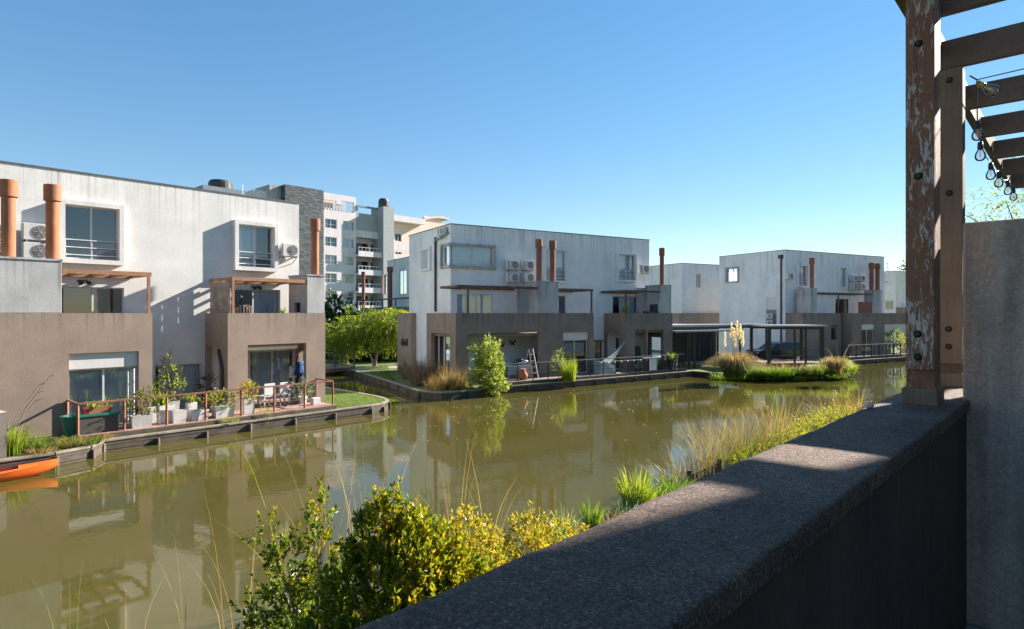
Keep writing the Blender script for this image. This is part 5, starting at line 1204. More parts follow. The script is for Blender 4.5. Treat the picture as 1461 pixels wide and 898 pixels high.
# kayak
kt = thing('kayak', 'orange kayak moored by the bank at the left picture edge', 'kayak', (*uv(2.45, 20.5), -0.04), FN.ang+R(-8))
def hull(sections, n=10):
    vs, fs = [], []
    for x, w_, zt_, zb_ in sections:
        for k in range(n+1):
            a = PI*k/n; vs.append((x, -w_*math.cos(a), zt_-(zt_-zb_)*math.sin(a)**.8))
    for i in range(len(sections)-1):
        for k in range(n): fs.append((i*(n+1)+k, i*(n+1)+k+1, (i+1)*(n+1)+k+1, (i+1)*(n+1)+k))
    return vs, fs
xs_ = np.linspace(-3.2, 1.45, 40); sec = []
for x in xs_:
    q = (x+3.2)/4.65; e = abs(2*q-1); wd_ = .38*(1-e**2.6)**.8+.012; sec.append((x, wd_, .25+.17*e**3.2, -.07+.30*e**4.5))
m = MB(); vs, fs = hull(sec, 12); m.add(vs, fs); m.build('hull', 'kayak', kt, smooth=True)
m = MB(); wl = MB()
for i in range(len(sec)-1):
    x0_, wa, za, _ = sec[i]; x1_, wb_, zb2, _ = sec[i+1]
    if -2.1 < x0_ < .55:
        for s in (-1, 1):
            m.add([(x0_, s*wa*1.02, za), (x1_, s*wb_*1.02, zb2), (x1_, s*(wb_-.07), zb2+.035), (x0_, s*(wa-.07), za+.035)], [(0,1,2,3)])
            wl.add([(x0_, s*(wa-.07), za+.034), (x1_, s*(wb_-.07), zb2+.034), (x1_, s*(wb_-.12), zb2-.13), (x0_, s*(wa-.12), za-.13)], [(0,1,2,3)])
        wl.quad((x0_, -wa+.12, za-.13), (x1_, -wb_+.12, zb2-.13), (x1_, wb_-.12, zb2-.13), (x0_, wa-.12, za-.13))
    else:
        ca, cb_ = .06*min(1, wa/.3), .06*min(1, wb_/.3)
        for s in (-1, 1): m.add([(x0_, s*wa*1.02, za), (x1_, s*wb_*1.02, zb2), (x1_, s*wb_*.5, zb2+cb_*.8), (x0_, s*wa*.5, za+ca*.8), (x1_, 0, zb2+cb_), (x0_, 0, za+ca)], [(0,1,2,3), (3,2,4,5)])
m.build('deck', 'kayak', kt); wl.build('well', 'kayakin', kt)
for x_ in (-1.3, -.2, .55): MB().box(x_-.06, x_+.06, -.24, .24, .16, .25).build('footrest', 'kayakin', kt, bevel=.02)
MB().tube([(1.36, 0, .40), (1.40, 0, .2), (1.38, 0, -.2)], .008, 5).build('mooring_line', 'edgetop', kt)

# upper terrace items on the left house
T1 = 3.14
def on1y(px, y): return F1.x(px, y)
t = thing('wicker_chair', 'round backed chair on the right terrace of the left house', 'chair', F1.w(on1y(346, -1.6), -1.6, T1), F1.ang)
m = MB(); m._lathe((0, 0, 0), [(.3, .35), (.34, .45), (.34, .47)], 14); m.build('seat', 'teak', t)
m = MB()
for k in range(9): a = R(200+k*17.5); m.bar((.34*math.cos(a), .34*math.sin(a), .45), (.36*math.cos(a), .36*math.sin(a), 1.35+.15*math.sin(k*PI/8)), .09, .03)
m.build('backrest', 'screenwood', t)
for sx in (-1, 1):
    for sy in (-1, 1): MB().box(sx*.2-.02, sx*.2+.02, sy*.2-.02, sy*.2+.02, 0, .36).build('leg', 'teak', t)
t = thing('lounge_chair', 'dark reclining chair on the right terrace of the left house', 'chair', F1.w(on1y(375, -1.5), -1.5, T1), F1.ang)
MB().add([(-.9, -.3, 1.45), (-.9, .3, 1.45), (-.2, .3, .75), (-.2, -.3, .75), (.9, -.3, 1.15), (.9, .3, 1.15)], [(0, 1, 2, 3), (3, 2, 5, 4)]).build('sling', 'darkcloth', t)
MB().tube([(-.9, -.3, 1.46), (-.2, -.3, .76), (.9, -.3, 1.16)], .025, 6).tube([(-.9, .3, 1.46), (-.2, .3, .76), (.9, .3, 1.16)], .025, 6).tube([(-.6, .0, 0), (.5, 0, 1.0)], .025, 6).tube([(.6, 0, 0), (-.5, 0, 1.0)], .025, 6).build('frame', 'blackmetal', t)
tuft('spiky_plant', 'small pale yellow spiky plant on the parapet of the left house', 'plant', F1.w(on1y(403.5, -2.1), -2.1, 4.3), 34, .06, .35, .2, .03, .3, 'blade_lime', 50)
t = thing('hanging_lantern', 'small dark lantern hanging under the pergola of the left house', 'lantern', F1.w(on1y(343, -1.2), -1.2, 0), F1.ang); MB().tube([(0, 0, zp2-.12), (0, 0, 5.0)], .008, 5).build('cord', 'blackmetal', t); m = MB(); m._lathe((0, 0, 4.7), [(.03, 0), (.09, .05), (.1, .25), (.03, .33)], 10); m.build('shade', 'blackmetal', t)
for k, (px_, py_) in enumerate(((120, 401), (366, 409))):
    x_ = F1.x(px_, -.1); z_ = F1.z(px_, py_, -.1); t = thing('wall_lamp', ('black wall lamp above the left terrace door', 'black wall lamp above the right terrace door')[k], 'wall lamp', F1.w(x_, -.02, z_), F1.ang)
    MB().box(-.2, .2, -.06, .018, -.02, .03).build('mount', 'blackmetal', t); m = MB()
    for s in (-1, 1): m.tube([(s*.12, -.05, 0), (s*.12, -.2, -.08)], [.05, .08], 8)
    m.build('spotlight', 'blackmetal', t)

# ================================================================== THINGS ON THE MIDDLE DECK
def on2(px, y, z=DZ): return F2.w(F2.x(px, y), y, z)
t = table('table draped with a grey green cloth in the left porch of the middle house', on2(737, -2.6), F2.ang, 1.6, .8, .78, 'cloth')
m = MB()
for s in (-1, 1): m.box(-.82, .82, s*.42-.005, s*.42+.005, .25, .785)
m.build('tablecloth', 'cloth', t)
t = thing('cushion_stack', 'dark and pale cushions piled on the cloth covered table', 'cushions', on2(741, -2.6, DZ+.785), F2.ang)
for k, (x, z, mt) in enumerate(((-.3, .09, 'darkcloth'), (.1, .12, 'cloth'), (.35, .2, 'whitepaint'), (0, .28, 'blackmetal'))): MB().ell((x, 0, z), (.25, .2, .1), 12, 6).build('cushion', mt, t, smooth=True)
for k, (px_, py_) in enumerate(((717, 492.5), (731, 489))):
    x_ = F2.x(px_, -.05); z_ = EYE+(HY-py_)/FPX*F2.dep(x_, -.05)
    t = thing('butterfly_ornament', ('small dark butterfly ornament on the porch wall', 'larger dark butterfly ornament on the porch wall')[k], 'wall ornament', F2.w(x_, -.02, z_), F2.ang)
    sc = (.3, .42)[k]; m = MB()
    for s in (-1, 1): m.add([(0, -.01, -.1*sc), (s*.5*sc, -.03, .45*sc), (s*.62*sc, -.03, .1*sc), (s*.25*sc, -.02, -.02*sc), (s*.42*sc, -.03, -.4*sc), (s*.12*sc, -.02, -.42*sc)], [(0, 3, 2, 1), (0, 5, 4, 3)])
    m.build('wings', 'darkcloth', t); MB().tube([(0, -.015, -.3*sc), (0, -.015, .3*sc)], .02, 6).build('body', 'darkcloth', t)
def pottery(label, loc, r, h): 
    t = thing('clay_pot', label, 'flower pot', loc); m = MB(); m._lathe((0, 0, 0), [(r*.6, 0), (r, h*.35), (r*.95, h*.5), (r*.45, h*.8), (r*.55, h*.9), (r*.5, h), (r*.4, h-.02)], 18); m.build('pot', 'terracotta', t, smooth=True)
pottery('bulbous terracotta jar behind the railing of the middle house', on2(746, -3.3), .3, .62)
t = thing('step_ladder', 'pale folding A frame ladder standing behind the railing', 'ladder', on2(762, -3.0), F2.ang+R(15))
for sx in (-1, 1): MB().bar((sx*.25, -.1, 0), (sx*.16, .25, 1.7), .05).build('stile', 'greyrail', t); MB().bar((sx*.25, .7, 0), (sx*.16, .28, 1.7), .04).build('stay', 'greyrail', t)
for k in range(4): MB().box(-.23+k*.02, .23-k*.02, -.06+k*.08, .02+k*.08, .3+k*.35, .33+k*.35).build('rung', 'greyrail', t)
t = thing('barbecue', 'dark barbecue in the corner of the left porch of the middle house', 'barbecue', on2(763, -1.0), F2.ang); MB().box(-.35, .35, -.3, .3, .7, 1.05).build('firebox', 'blackmetal', t, bevel=.03); 
for sx in (-1, 1):
    for sy in (-1, 1): MB().tube([(sx*.3, sy*.25, 0), (sx*.3, sy*.25, .7)], .02, 6).build('leg', 'blackmetal', t)
MB().box(-.35, .35, -.3, .3, 1.051, 1.25).build('lid', 'blackmetal', t, bevel=.05)
# hammock
hA = Vector(on2(892, -2.45, EYE-(489-HY)/FPX*38.6)); hB = Vector(on2(853, -3.0, 1.0)); t = thing('hammock', 'pale hammock slung from the pier of the right porch', 'hammock', hB)
m = MB(); n = 12; vs = []; fs = []; d = hA-hB
for i in range(n+1):
    q = i/n; c = d*q+Vector((0, 0, -1.1*q*(1-q)*(1-q*.3)*1.6)); wd = .03+.42*math.sin(PI*min(1, q*1.1))**.7*(1-q)
    vs += [c+Vector((-.1, -.1, wd*1.1)), c+Vector((0, .08, -wd*.5)), c+Vector((.1, .3*wd, wd*.9))]
for i in range(n):
    for k in range(2): fs.append((i*3+k, i*3+k+1, i*3+k+4, i*3+k+3))
m.add(vs, fs); m.build('cloth', 'cloth', t)
t = thing('covered_chair', 'low chair under a pale grey green sheet beside the hammock', 'chair', on2(862, -2.9), F2.ang); m = MB(); m.add([(-.6,-.35,0),(.7,-.35,0),(.7,.35,0),(-.6,.35,0),(-.5,-.3,.85),(-.1,-.3,.75),(-.1,.3,.75),(-.5,.3,.85),(.6,-.3,.5),(.6,.3,.5)], [(0,1,8,5,4),(1,2,9,8),(2,3,7,6,9),(3,0,4,7),(4,5,6,7),(5,8,9,6)]); m.build('sheet', 'cloth', t)
t = thing('table', 'small table with a white cloth panel hanging to the deck, behind the railing', 'table', on2(926, -2.9), F2.ang); MB().box(-.75, .75, -.35, .35, .82, .87).build('tabletop', 'greyrail', t); MB().box(-.32, .32, -.37, -.352, .06, .80).build('cloth_panel', 'whitepaint', t)
for sx in (-1, 1):
    for sy in (-1, 1): MB().box(sx*.68-.03, sx*.68+.03, sy*.28-.03, sy*.28+.03, 0, .819).build('leg', 'blackmetal', t)
chair('dark slatted chair behind the railing left of the white cloth table', on2(910, -2.85), F2.ang, 'teak')
chair('dark chair right of the white cloth table', on2(945, -2.8), F2.ang+R(30), 'darkrail')
t = thing('armchair', 'round backed wooden armchair in the opening of the right porch', 'chair', on2(912, -1.6), F2.ang); MB().box(-.3, .3, -.3, .3, .3, .42).build('seat', 'teak', t); m = MB(); m._lathe((0, .3, .42), [(.32, 0), (.36, .3), (.3, 1.1)], 12); m.build('backrest', 'rattan', t)
bicycle('bicycle at the right end of the deck of the middle house', on2(967, -2.9), F2.ang+R(35))
tuft('yucca', 'bright lime spiky yucca at the right end of the deck', 'plant', on2(957, -3.0, DZ+.62), 90, .05, .75, .65, .05, .35, 'blade_lime', 60)
pot('dark pot under the lime spiky yucca', on2(957, -3.0), .24, .65, 'darkcloth')
tuft('spiky_plant', 'green spiky plant on the right terrace of the middle house', 'plant', F2.w(F2.x(893, -2.1), -2.1, 4.2), 44, .08, .9, .45, .05, .25, 'blade_lime', 61)
t = thing('terrace_grill', 'black grill standing on the parapet of the right terrace', 'barbecue', F2.w(F2.x(928, -1.9), -1.9, 4.3), F2.ang); MB().box(-.45, .75, -.25, .25, .0, .12).build('tray', 'blackmetal', t); MB().box(.1, .62, -.2, .2, .13, .6).build('hood', 'blackmetal', t, bevel=.03)
# big leafy plant, bamboo grass, dry shrubs by the water
bp = F2.w(F2.x(698, -4.6), -4.6, .3)
leafy('large_shrub', 'tall bright green leafy shrub leaning over the water by the middle house', 'shrub', bp, [(0, 0, .4, .75, .45, .45), (0, 0, 1.0, .62, .5, .5), (.0, 0, 1.55, .48, .4, .45), (.05, 0, 2.1, .3, .3, .42), (.3, -.1, .15, .5, .3, .3), (-.5, 0, 1.75, .26, .25, .4)], 620, 10, .28, .17, .055, 'leaf_bright', 62, up=.3)
tuft('bamboo_grass', 'tall lime green feathery grass at the railing of the middle house', 'plant', F2.w(F2.x(811, -4.15), -4.15, .4), 420, .4, 1.75, .35, .022, .35, 'blade_lime', 63)
leafy('shrub', 'pale leafy shrub left of the lime green feathery grass', 'shrub', F2.w(F2.x(797, -4.1), -4.1, .4), [(0, 0, .9, .3, .3, .7)], 120, 7, .25, .07, .03, 'leaf_bright', 64)
for i, (px_, py_, n_, h_, sp, mt, lb) in enumerate([
  (590, 540, 420, 1.2, .8, 'blade_brown', 'dry brown brushy shrub on the corner bank, leftmost'),
  (603, 549, 420, 1.2, .75, 'blade_brown', 'dry brown brushy shrub nearest the edging of the corner bank'),
  (616, 545, 420, 1.35, .6, 'blade_brown', 'tall dry brown stems before the white end wall'),
  (632, 553, 420, 1.1, .55, 'blade_orange', 'orange dry grass clump on the corner bank'),
  (648, 553, 360, 1.0, .5, 'blade_orange', 'orange and green grass clump at the right of the dry shrubs'),
  (632, 535, 260, 1.7, .5, 'blade_brown', 'tall purplish dry stems by the side doorway of the middle house'),
  (585, 530, 300, 1.0, .8, 'blade_brown', 'low dry shrub behind the lawn edge at the wing wall')]):
    messy('dry_shrub', lb, 'shrub', P(px_, py_+1, GZ), int(n_*1.5), .85, h_*1.35, mt, 70+i)
tuft('low_plants', 'low pale green ground plants between the dry grass and the big leafy shrub', 'plant', P(665, 556, GZ), 160, .4, .3, .3, .03, .5, 'blade_green', 78)

# ================================================================== RIGHT BANK PLANTING
pg = P(1048, 539, GZ)
PG = thing('pampas_grass', 'large pampas grass with tall pale plumes on the right bank', 'pampas grass', pg)
rng = np.random.default_rng(80); V, F = blades(1900, .5, 2.9, 1.55, .024, .75, rng, seg=6); npmesh('leaves', V, F, 'blade_dry', PG)
V, F = blades(1300, .6, 2.2, 1.2, .026, .7, rng, seg=6); npmesh('inner_leaves', V, F, 'blade_green', PG)
for k, (dx, h) in enumerate(((-.6, 2.75), (-.2, 3.35), (-.05, 3.0), (.15, 3.45), (.35, 3.2), (.5, 2.8), (.05, 2.75))):
    m = MB().tube([(dx*.4, 0, .5), (dx*.8, 0, h*.6), (dx, 0, h-.8)], .015, 5); s_ = m.build('stalk', 'edgetop', PG)
    n = 170; t_ = rng.random(n); C = np.stack([dx+rng.normal(size=n)*.02, rng.normal(size=n)*.02, h-.95+t_*.95], 1); D = rv(rng, n)*.35+np.array([.1, 0, 1]); D /= np.linalg.norm(D, axis=1, keepdims=True)
    V, F = leaves(C, D, .22*(1.1-t_*.6), .03, rng); npmesh('plume', V, F, 'plume', s_)
for i, (px_, py_, n_, h_, sp, mt, lb) in enumerate([
  (1075, 539, 520, 1.25, .5, 'blade_green', 'green grass clump just right of the pampas grass'),
  (1095, 540, 520, 1.1, .5, 'blade_green', 'green grass clump below the left post of the gazebo'),
  (1116, 540, 520, 1.1, .55, 'blade_green', 'green grass clump below the middle of the gazebo'),
  (1137, 539, 480, 1.05, .5, 'leaf_dark', 'dark leafy clump below the gazebo railing'),
  (1157, 538, 480, 1.1, .5, 'blade_green', 'green grass clump below the right side of the gazebo'),
  (1173, 537, 480, 1.25, .5, 'blade_green', 'bright green clump at the right corner post of the gazebo'),
  (1192, 536, 800, 1.9, .7, 'blade_lime', 'large vivid green reed clump at the tip of the planted bank'),
  (1205, 534, 420, 1.2, .7, 'blade_lime', 'pale green reeds at the water, far right of the planted bank')]):
    tuft('grass_clump', lb, 'grass', P(px_, py_-4, GZ), n_, .7, h_*.85, sp, .028, .6, mt, 90+i)
tuft('fountain_grass', 'tawny fountain grass mound right of the gazebo', 'grass', P(1191, 527, GZ+.6), 900, .35, 1.5, .9, .018, .85, 'blade_dry', 99)
tuft('reed_plumes', 'long thin reed stems arching right of the tawny grass mound', 'grass', P(1196, 527, GZ+.6), 13, .2, 2.4, 1.9, .018, .35, 'blade_dry', 100)
leafy('shrub', 'small bright shrub on the far right boardwalk beside the painted post', 'shrub', PY(1275, 56.5, .6), [(0, 0, 1.1, .7, .6, .8)], 120, 8, .35, .16, .07, 'leaf_bright', 101)
tuft('grass_clump', 'grass hanging over the bank beside the painted post', 'grass', PY(1285, 56.3, .3), 300, .9, .8, .9, .03, .8, 'blade_lime', 102)

# ================================================================== TREES
def tree(name, label, loc, crown, n, nl, L, W, mat, seed, branches, cat='tree', droop=0.2, tr=.2, slen=.5, group=None):
    rng = np.random.default_rng(seed); t = thing(name, label, cat, loc, 0, group); m = MB(); rr = random.Random(seed)
    for b in branches: 
        k = len(b); m.tube(b, [tr*(1-.75*i/(k-1)) for i in range(k)], 8)
    for b in crown[::2]:
        s = Vector(branches[rr.randrange(len(branches))][-2]); e = Vector(b[:3]); m.tube([s, (s+e)/2+Vector((rr.uniform(-.2, .2), 0, .1)), e], [tr*.35, tr*.2, tr*.06], 5)
    m.build('trunk', 'bark', t)
    Pt, d = blob_points(crown, n, rng, shell=.55); D = d+np.array([0, 0, -droop]); D /= np.linalg.norm(D, axis=1, keepdims=True)
    V, F = sprigs(Pt, D, slen, nl, L, W, rng, .6); npmesh('crown', V, F, mat, t); return t
rng = np.random.default_rng(7)
wc = [(-3.0, -.1, 2.5, .8, .9, .9), (-1.9, 0, 2.6, 1.0, 1.1, 1.2), (-2.3, -.2, 1.9, .65, .8, 1.0), (-.8, -.3, 3.3, 1.1, 1.2, .9), (.4, 0, 3.6, 1.3, 1.3, .9), (1.6, 0, 3.5, 1.3, 1.3, .9), (2.6, .2, 3.2, 1.1, 1.2, .9), (.6, -.2, 2.6, 1.3, 1.2, .9), (1.9, -.2, 2.6, 1.2, 1.2, .8), (-.7, 0, 2.4, 1.1, 1.1, .8), (3.4, 0, 2.7, .9, 1, .8)]
tree('willow_tree', 'bright yellow green tree with forked pale trunk between the houses', (*PY(534, 46, GZ)[:2], GZ), [tuple(q*.97 for q in b) for b in wc], 1700, 12, .26, .06, 'leaf_willow', 110,
     [[(0, 0, 0), (-.2, 0, .6), (-1.0, 0, 1.9), (-1.6, 0, 2.7)], [(.05, 0, 0), (.2, 0, .9), (.4, 0, 2.0), (.5, 0, 3.2)], [(.2, 0, .9), (1.0, .1, 1.7), (2.4, .2, 2.1)], [(-.5, 0, 1.2), (-.5, .2, 1.9), (-.3, .2, 2.8)]], droop=.9, tr=.12, slen=.8)
tree('evergreen_tree', 'dark rounded tree behind the left house corner, left of the bright tree', (*PY(478, 58, GZ)[:2], GZ), [(0, 0, 3.2, 2.2, 2, 1.7), (-1, 0, 2, 2, 2, 1.6), (1.4, 0, 1.8, 1.6, 2, 1.4), (.2, 0, 4.4, 1.1, 1.1, .9)], 900, 12, .3, .12, 'leaf_dark', 111, [[(0, 0, 0), (0, 0, 2), (.2, 0, 3.5)]], tr=.2)
for i, (px_, Y_, w_, h_) in enumerate(((483, 54, 4.2, 2.9), (524, 51, 4.4, 2.7), (562, 51, 4.6, 2.9))):
    leafy('hedge_shrub', ('dark hedge shrub behind the footbridge', 'dark hedge shrub behind the forked trunk', 'dark hedge shrub beside the wing wall')[i], 'hedge', (*PY(px_, Y_, GZ)[:2], GZ), [(-w_*.28, 0, h_*.4, w_*.35, 1, h_*.5), (w_*.2, 0, h_*.45, w_*.35, 1, h_*.52), (0, .2, h_*.3, w_*.5, 1, h_*.4)], 700, 12, .4, .22, .13, 'leaf_dark', 120+i)
for i, (px_, Y_, h_) in enumerate(((1266, 150, 15), (1271, 155, 13.5), (1289, 120, 13), (1283, 140, 10), (1296, 118, 15))):
    rng = np.random.default_rng(130+i); sc = h_/10
    cr = [(rng.normal()*.15, rng.normal()*.3, z, (10.5-z)*.14+.15, (10.5-z)*.14+.15, .8) for z in np.arange(2, 10, .8)]
    tree('pine_tree', ['slender distant pine beside the roof of the right house', 'shorter distant pine against the right house roof', 'distant pine just left of the painted post', 'low distant pine above the far white house', 'distant pine mostly hidden behind the painted post'][i], (*PY(px_, Y_, GZ)[:2], GZ), [tuple(q*sc for q in b) for b in cr], 260, 9, .5, .16, 'leaf_dark', 135+i, [[(0, 0, 0), (0, 0, 5*sc), (0, 0, 9.6*sc)]], tr=.2, slen=.7, group='distant pines')
# tree beyond the plaster wall, upper right
ec = [(rng.normal()*1.2, rng.normal()*1.2, 6.2+rng.random()*3.6, .8, .8, .7) for _ in range(16)]
tree('eucalyptus_tree', 'leafy tree showing above the grey plaster wall at the right edge', (*PY(1478, 24, GZ)[:2], GZ), ec, 700, 9, .16, .035, 'leaf_bright', 140, [[(0, 0, 0), (.1, 0, 3), (0, 0, 6), (.2, 0, 8)]], droop=.4, tr=.18)

# ================================================================== NEAR BANK
def bank(px, py, z=.40): return P(px, py, z)
def nearbush(name, label, px, Y, blobs, n, nl, slen, L, W, mat, seed, young=0, up=.9):
    t = leafy(name, label, 'shrub', (*PY(px, Y, 0)[:2], .4), blobs, n, nl, slen, L, W, mat, seed, up=up)
    if young:
        rng = np.random.default_rng(seed+500); Pt, d = blob_points(blobs, young*3, rng, shell=.12); k = np.argsort(-(Pt[:, 2]+0.5*Pt[:, 0]+rng.normal(size=len(Pt))*.25))[:young]
        D = d[k]*.5+np.array([0, 0, 1.0]); D /= np.linalg.norm(D, axis=1, keepdims=True)
        V, F = sprigs(Pt[k], D, slen, nl, L*.9, W*.9, rng, .65); npmesh('young_leaves', V, F, 'leaf_young', t)
    return t
nearbush('shrub', 'large glossy green shrub with yellow tips at the bottom of the view', 570, 6.2, [(0, 0, 1.05, .60, .55, .55), (-.22, .1, 1.5, .24, .22, .36), (.3, 0, 1.38, .33, .35, .3), (-.45, -.1, .7, .45, .5, .5), (.45, -.1, .9, .42, .4, .5), (-.16, .05, 1.82, .11, .11, .22), (.1, .1, 1.7, .12, .1, .16), (-.55, 0, 1.2, .14, .12, .25), (0, -.3, .5, .8, .5, .45)], 1500, 12, .15, .066, .032, 'leaf_bush', 150, young=720)
nearbush('shrub', 'dark leafy shrub with red tipped sprigs left of the large glossy shrub', 430, 6.6, [(.1, 0, .55, .55, .4, .5), (-.12, 0, 1.05, .24, .22, .4), (-.35, 0, 1.5, .10, .1, .14), (.18, 0, 1.3, .16, .14, .35), (.25, 0, 1.75, .12, .12, .22), (-.3, -.1, .4, .3, .3, .35)], 430, 11, .15, .066, .032, 'leaf_bush', 151, young=60)
nearbush('shrub', 'golden yellow shrub right of the large glossy shrub', 682, 6.8, [(0, 0, .95, .40, .35, .42), (-.15, 0, 1.3, .26, .25, .3), (.18, -.1, .8, .35, .3, .35)], 520, 12, .15, .06, .024, 'leaf_yellow', 152)
nearbush('shrub', 'low golden shrub with a pointed top against the balcony cap', 748, 7.4, [(0, 0, .85, .38, .35, .35), (.08, 0, 1.1, .22, .2, .32), (-.35, 0, .7, .3, .3, .3), (.45, 0, .72, .28, .25, .22)], 460, 12, .15, .06, .024, 'leaf_yellow', 153)
nearbush('shrub', 'small golden shrub at the right end of the golden row', 795, 8.6, [(0, 0, .62, .3, .3, .3), (.35, .1, .55, .25, .22, .2)], 260, 11, .14, .06, .024, 'leaf_yellow', 154)
for i, (px_, py_, n_, ba, h_, sp, wd_, dr, mt, lb) in enumerate([
  (805, 775, 90, .12, .75, .45, .022, .55, 'blade_blue', 'blue green arching strap leaves right of the golden shrub'),
  (843, 758, 130, .12, .55, .22, .02, .3, 'blade_green', 'upright dark green tuft along the canal edge'),
  (868, 745, 90, .15, .35, .25, .018, .5, 'blade_dry', 'low straw tuft between the two green tufts on the near bank'),
  (908, 722, 260, .25, .85, .45, .02, .5, 'blade_lime', 'big bright grass clump on the near bank above the cap'),
  (938, 709, 130, .25, .45, .4, .02, .5, 'blade_green', 'low green grass right of the big bright clump'),
  (962, 695, 120, .3, .4, .4, .02, .5, 'blade_green', 'low green grass left of the little picket fence'),
  (895, 735, 90, .2, .5, .4, .02, .7, 'blade_blue', 'blue grey tuft left of the big bright clump'),
  (440, 895, 90, .2, .5, .35, .02, .4, 'blade_lime', 'green grass blades at the foot of the dark shrub'),
  ]):
    tuft('grass_clump', lb, 'grass', bank(px_, py_+9), int(n_*1.5), ba, h_*(1.45 if px_ > 500 else 1), sp, wd_, dr, mt, 160+i)
# tall reeds standing along the near edge of the water
for i, (px_, py_, n_, h_, sp) in enumerate([(345, 905, 8, 2.2, .5), (420, 860, 7, 2.6, .9), (470, 850, 10, 2.8, .8), (525, 830, 10, 2.6, .7), (600, 800, 12, 2.3, .9), (650, 790, 14, 2.1, .9), (700, 770, 12, 1.9, .7), (100, 915, 3, 1.2, .5), (180, 915, 3, 1.0, .4), (265, 908, 5, 1.4, .5)]):
    base = bank(px_, py_, .1 if px_ > 300 else 0)
    tuft('tall_reeds', ['thin reed stems standing in the water left of the dark shrub', 'pale leaning reed stem and its neighbours above the dark shrub', 'tall thin reeds between the dark and the large shrub', 'tall thin reeds behind the left side of the large shrub', 'thin reeds crossing behind the top of the large shrub', 'thin reeds behind the golden edge of the large shrub', 'thin reeds rising behind the golden shrub', 'few straw stems at the bottom left corner', 'straw stems at the bottom, second group from the left', 'straw stems at the bottom, third group from the left'][i], 'reeds', base, n_, .25, h_, sp, .013, .12, 'blade_dry' if i % 3 != 1 else 'blade_green', 180+i)
def belt(name, label, cat, mat, items, seed):
    rng = np.random.default_rng(seed); VV, FF, o = [], [], 0
    for (loc, n, ba, h, sp, wd, dr) in items:
        V, F = blades(n, ba, h, sp, wd, dr, rng); V = V+np.array(loc); VV.append(V); FF.append(F+o); o += len(V)
    return tag(npmesh(name, np.concatenate(VV), np.concatenate(FF), mat), label, cat, kind='stuff')
sets = {'blade_dry': [], 'blade_brown': [], 'blade_green': []}
rq = random.Random(77)
for i in range(46):
    q = i/45; px_ = 955+q*265+rq.uniform(-6, 6); py_ = 703-q*116+rq.uniform(-4, 2)
    mt = ['blade_dry', 'blade_brown', 'blade_dry', 'blade_green', 'blade_dry'][i % 5]
    sets[mt].append((bank(px_, py_-4, .28), int(28+12*(mt == 'blade_dry')), .4, (1.85 if 6 < i < 30 else 1.1)*rq.uniform(.7, 1.15), .75, .010, .3))
for i in range(34):
    px_ = 780+i*6+rq.uniform(-4, 4); py_ = 800-(px_-780)*.46+rq.uniform(-8, 6)
    sets[['blade_green', 'blade_dry', 'blade_green'][i % 3]].append((bank(px_, py_, .38), 60, .28, .33*rq.uniform(.6, 1.3), .35, .013, .6))
belt('straw_reeds', 'straw coloured dry reeds and grass along the near bank', 'reeds', 'blade_dry', sets['blade_dry'], 1)
belt('brown_reeds', 'brown dead stems among the reeds of the near bank', 'reeds', 'blade_brown', sets['blade_brown'], 2)
belt('green_bank_grass', 'green grass growing on the near bank edge above the cap', 'grass', 'blade_green', sets['blade_green'], 3)
for mt, nm, lb, sd_ in (('leaf_willow', 'groundcover', 'yellow green leafy ground cover beside the balcony cap', 1), ('leaf_yellow', 'golden_groundcover', 'golden leafy ground cover beside the balcony cap', 2)):
    rng = np.random.default_rng(300+sd_); bl_ = []
    for i in range(12 if sd_ == 1 else 5):
        q = rng.random() if sd_ == 2 else (i+.5)/12; c = bank(1040+q*160, 674-q*82-3); bl_.append((c[0], c[1], c[2]+.02, .5, .4, .2))
    Pt, d = blob_points(bl_, 800 if sd_ == 1 else 170, rng); D = d+np.array([0, 0, .8]); D /= np.linalg.norm(D, axis=1, keepdims=True)
    V, F = sprigs(Pt, D, .14, 8, .075, .036, rng); tag(npmesh(nm, V, F, mt), lb, 'ground cover', kind='stuff')
# scattered fallen leaves floating on the water
for i, (a, b, h) in enumerate(((1194, 541, .7), (1201, 539, .8), (1208, 537, .8), (1186, 542, .6))):
    tuft('grass_clump', ['drooping grass over the water at the bank tip, leftmost', 'drooping grass over the water at the bank tip, second', 'drooping grass over the water at the very tip of the bank', 'short drooping grass under the vivid green reeds'][i], 'grass', P(a, b-2, .12), 260, .45, h, .6, .026, .8, 'blade_green', 400+i)
rng = np.random.default_rng(9); n = 170; px_ = 560+rng.random(n)*700; py_ = 555+rng.random(n)**1.6*75
C = np.array([P(a, b, .006) for a, b in zip(px_, py_)]); D = rv(rng, n); D[:, 2] = 0; D /= np.linalg.norm(D, axis=1, keepdims=True)
V, F = leaves(C, D, .07, .04, rng, fold=0.05); V[:, 2] = np.abs(V[:, 2]); tag(npmesh('floating_leaves', V, F, 'plume'), 'small pale leaves and specks floating on the canal', 'leaves', kind='stuff')
it = []
for i in range(30):
    px_ = 1022+i*6.0; it.append((P(px_, 541.5-(max(0, px_-1150)*.08)+rq.uniform(-1, 1), .05), 60, .35, rq.uniform(.45, .95), .5, .03, .8))
belt('waterside_grass', 'dark green grass hanging into the water along the gazebo bank', 'grass', 'blade_green', it, 11)
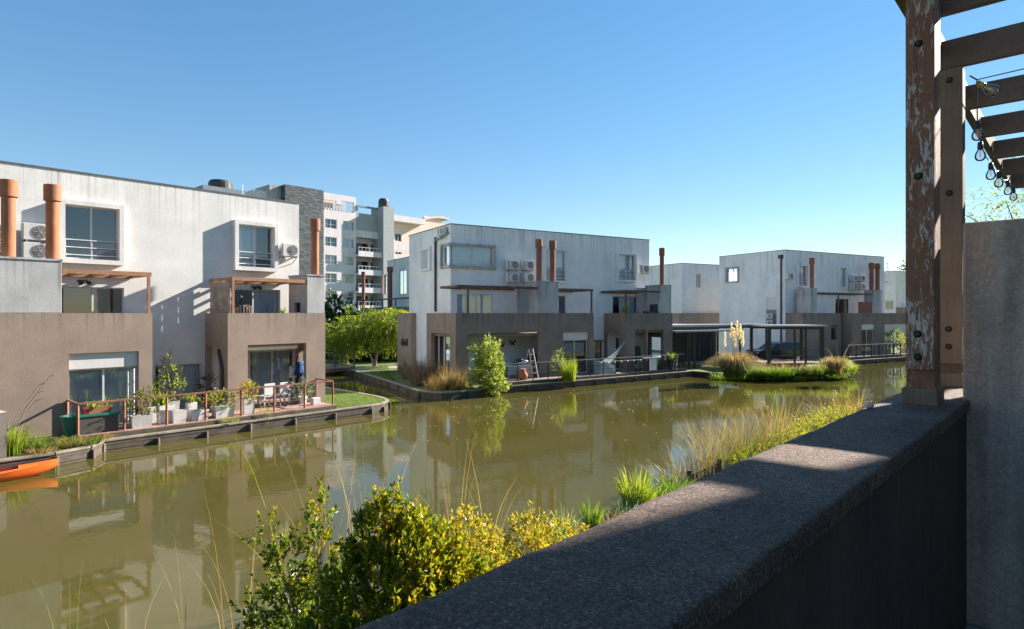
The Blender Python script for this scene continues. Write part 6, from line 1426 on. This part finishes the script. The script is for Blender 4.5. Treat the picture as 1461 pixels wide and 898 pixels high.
it = [(P(1100+i*7.5, 533+rq.uniform(-2, 2), .4), 26, .3, rq.uniform(.9, 1.6), .6, .02, .5) for i in range(14)]
belt('wispy_grass', 'wispy pale grass rising in front of the gazebo railing', 'grass', 'blade_dry', it, 12)
# short grass on the two lawns
def lawn(name, label, n, fn_, seed):
    rng = np.random.default_rng(seed); V, F = blades(n, .001, .07, .03, .012, .2, rng, seg=2); c = fn_(rng, n); V = V.reshape(n, -1, 3)+c[:, None, :]
    tag(npmesh(name, V.reshape(-1, 3), F, 'blade_green'), label, 'grass', kind='stuff')
def l1(rng, n): u = 13.9+rng.random(n)*3.0; v = 22.55+rng.random(n)*5; return np.stack([UX*u-UY*v, UY*u+UX*v, np.full(n, GZ-.01)], 1)
lawn('lawn_grass', 'mown grass of the small lawn tip beside the left house', 9000, l1, 1)
def l2(rng, n): a, b = rng.random(n)*.97, rng.random(n); A, B, C_ = np.array(P(556, 546, GZ)), np.array(P(512, 529, GZ)), np.array(P(590, 528, GZ)); return A+(B-A)*a[:, None]+(C_-A)*((1-a)*0+a*b)[:, None]*.9+np.array([.25, .3, -.01])
lawn('lawn_grass', 'mown grass of the shaded lawn beside the side channel', 7000, l2, 2)
# little picket fence
fa, fb = Vector(bank(983, 694)), Vector(bank(1026, 676)); PFt = thing('picket_fence', 'short dark brown picket fence on the near bank above the cap', 'fence', fa)
d = fb-fa; m = MB().bar(Vector((0, 0, .22)), d+Vector((0, 0, .22)), .03, .04).bar(Vector((0, 0, .10)), d+Vector((0, 0, .10)), .03, .04).build('rail', 'darkrail', PFt)
for k in range(9):
    p = d*(k/8); s_ = .045 if k in (0, 8) else .022; MB().box(p.x-s_, p.x+s_, p.y-s_, p.y+s_, 0, .36 if k in (0, 8) else .26).build('picket', 'darkrail', PFt)
# pinkish shell-like stone lying on the far end of the cap
st = FN.w(3.05, .69, 3.885); t = MB(); t.ell((0, 0, .012), (.022, .016, .016), 12, 8); o = t.build('stone', 'towerpeach', smooth=True); o.location = st; tag(o, 'small pinkish stone on the cap edge left of the painted post', 'stone')
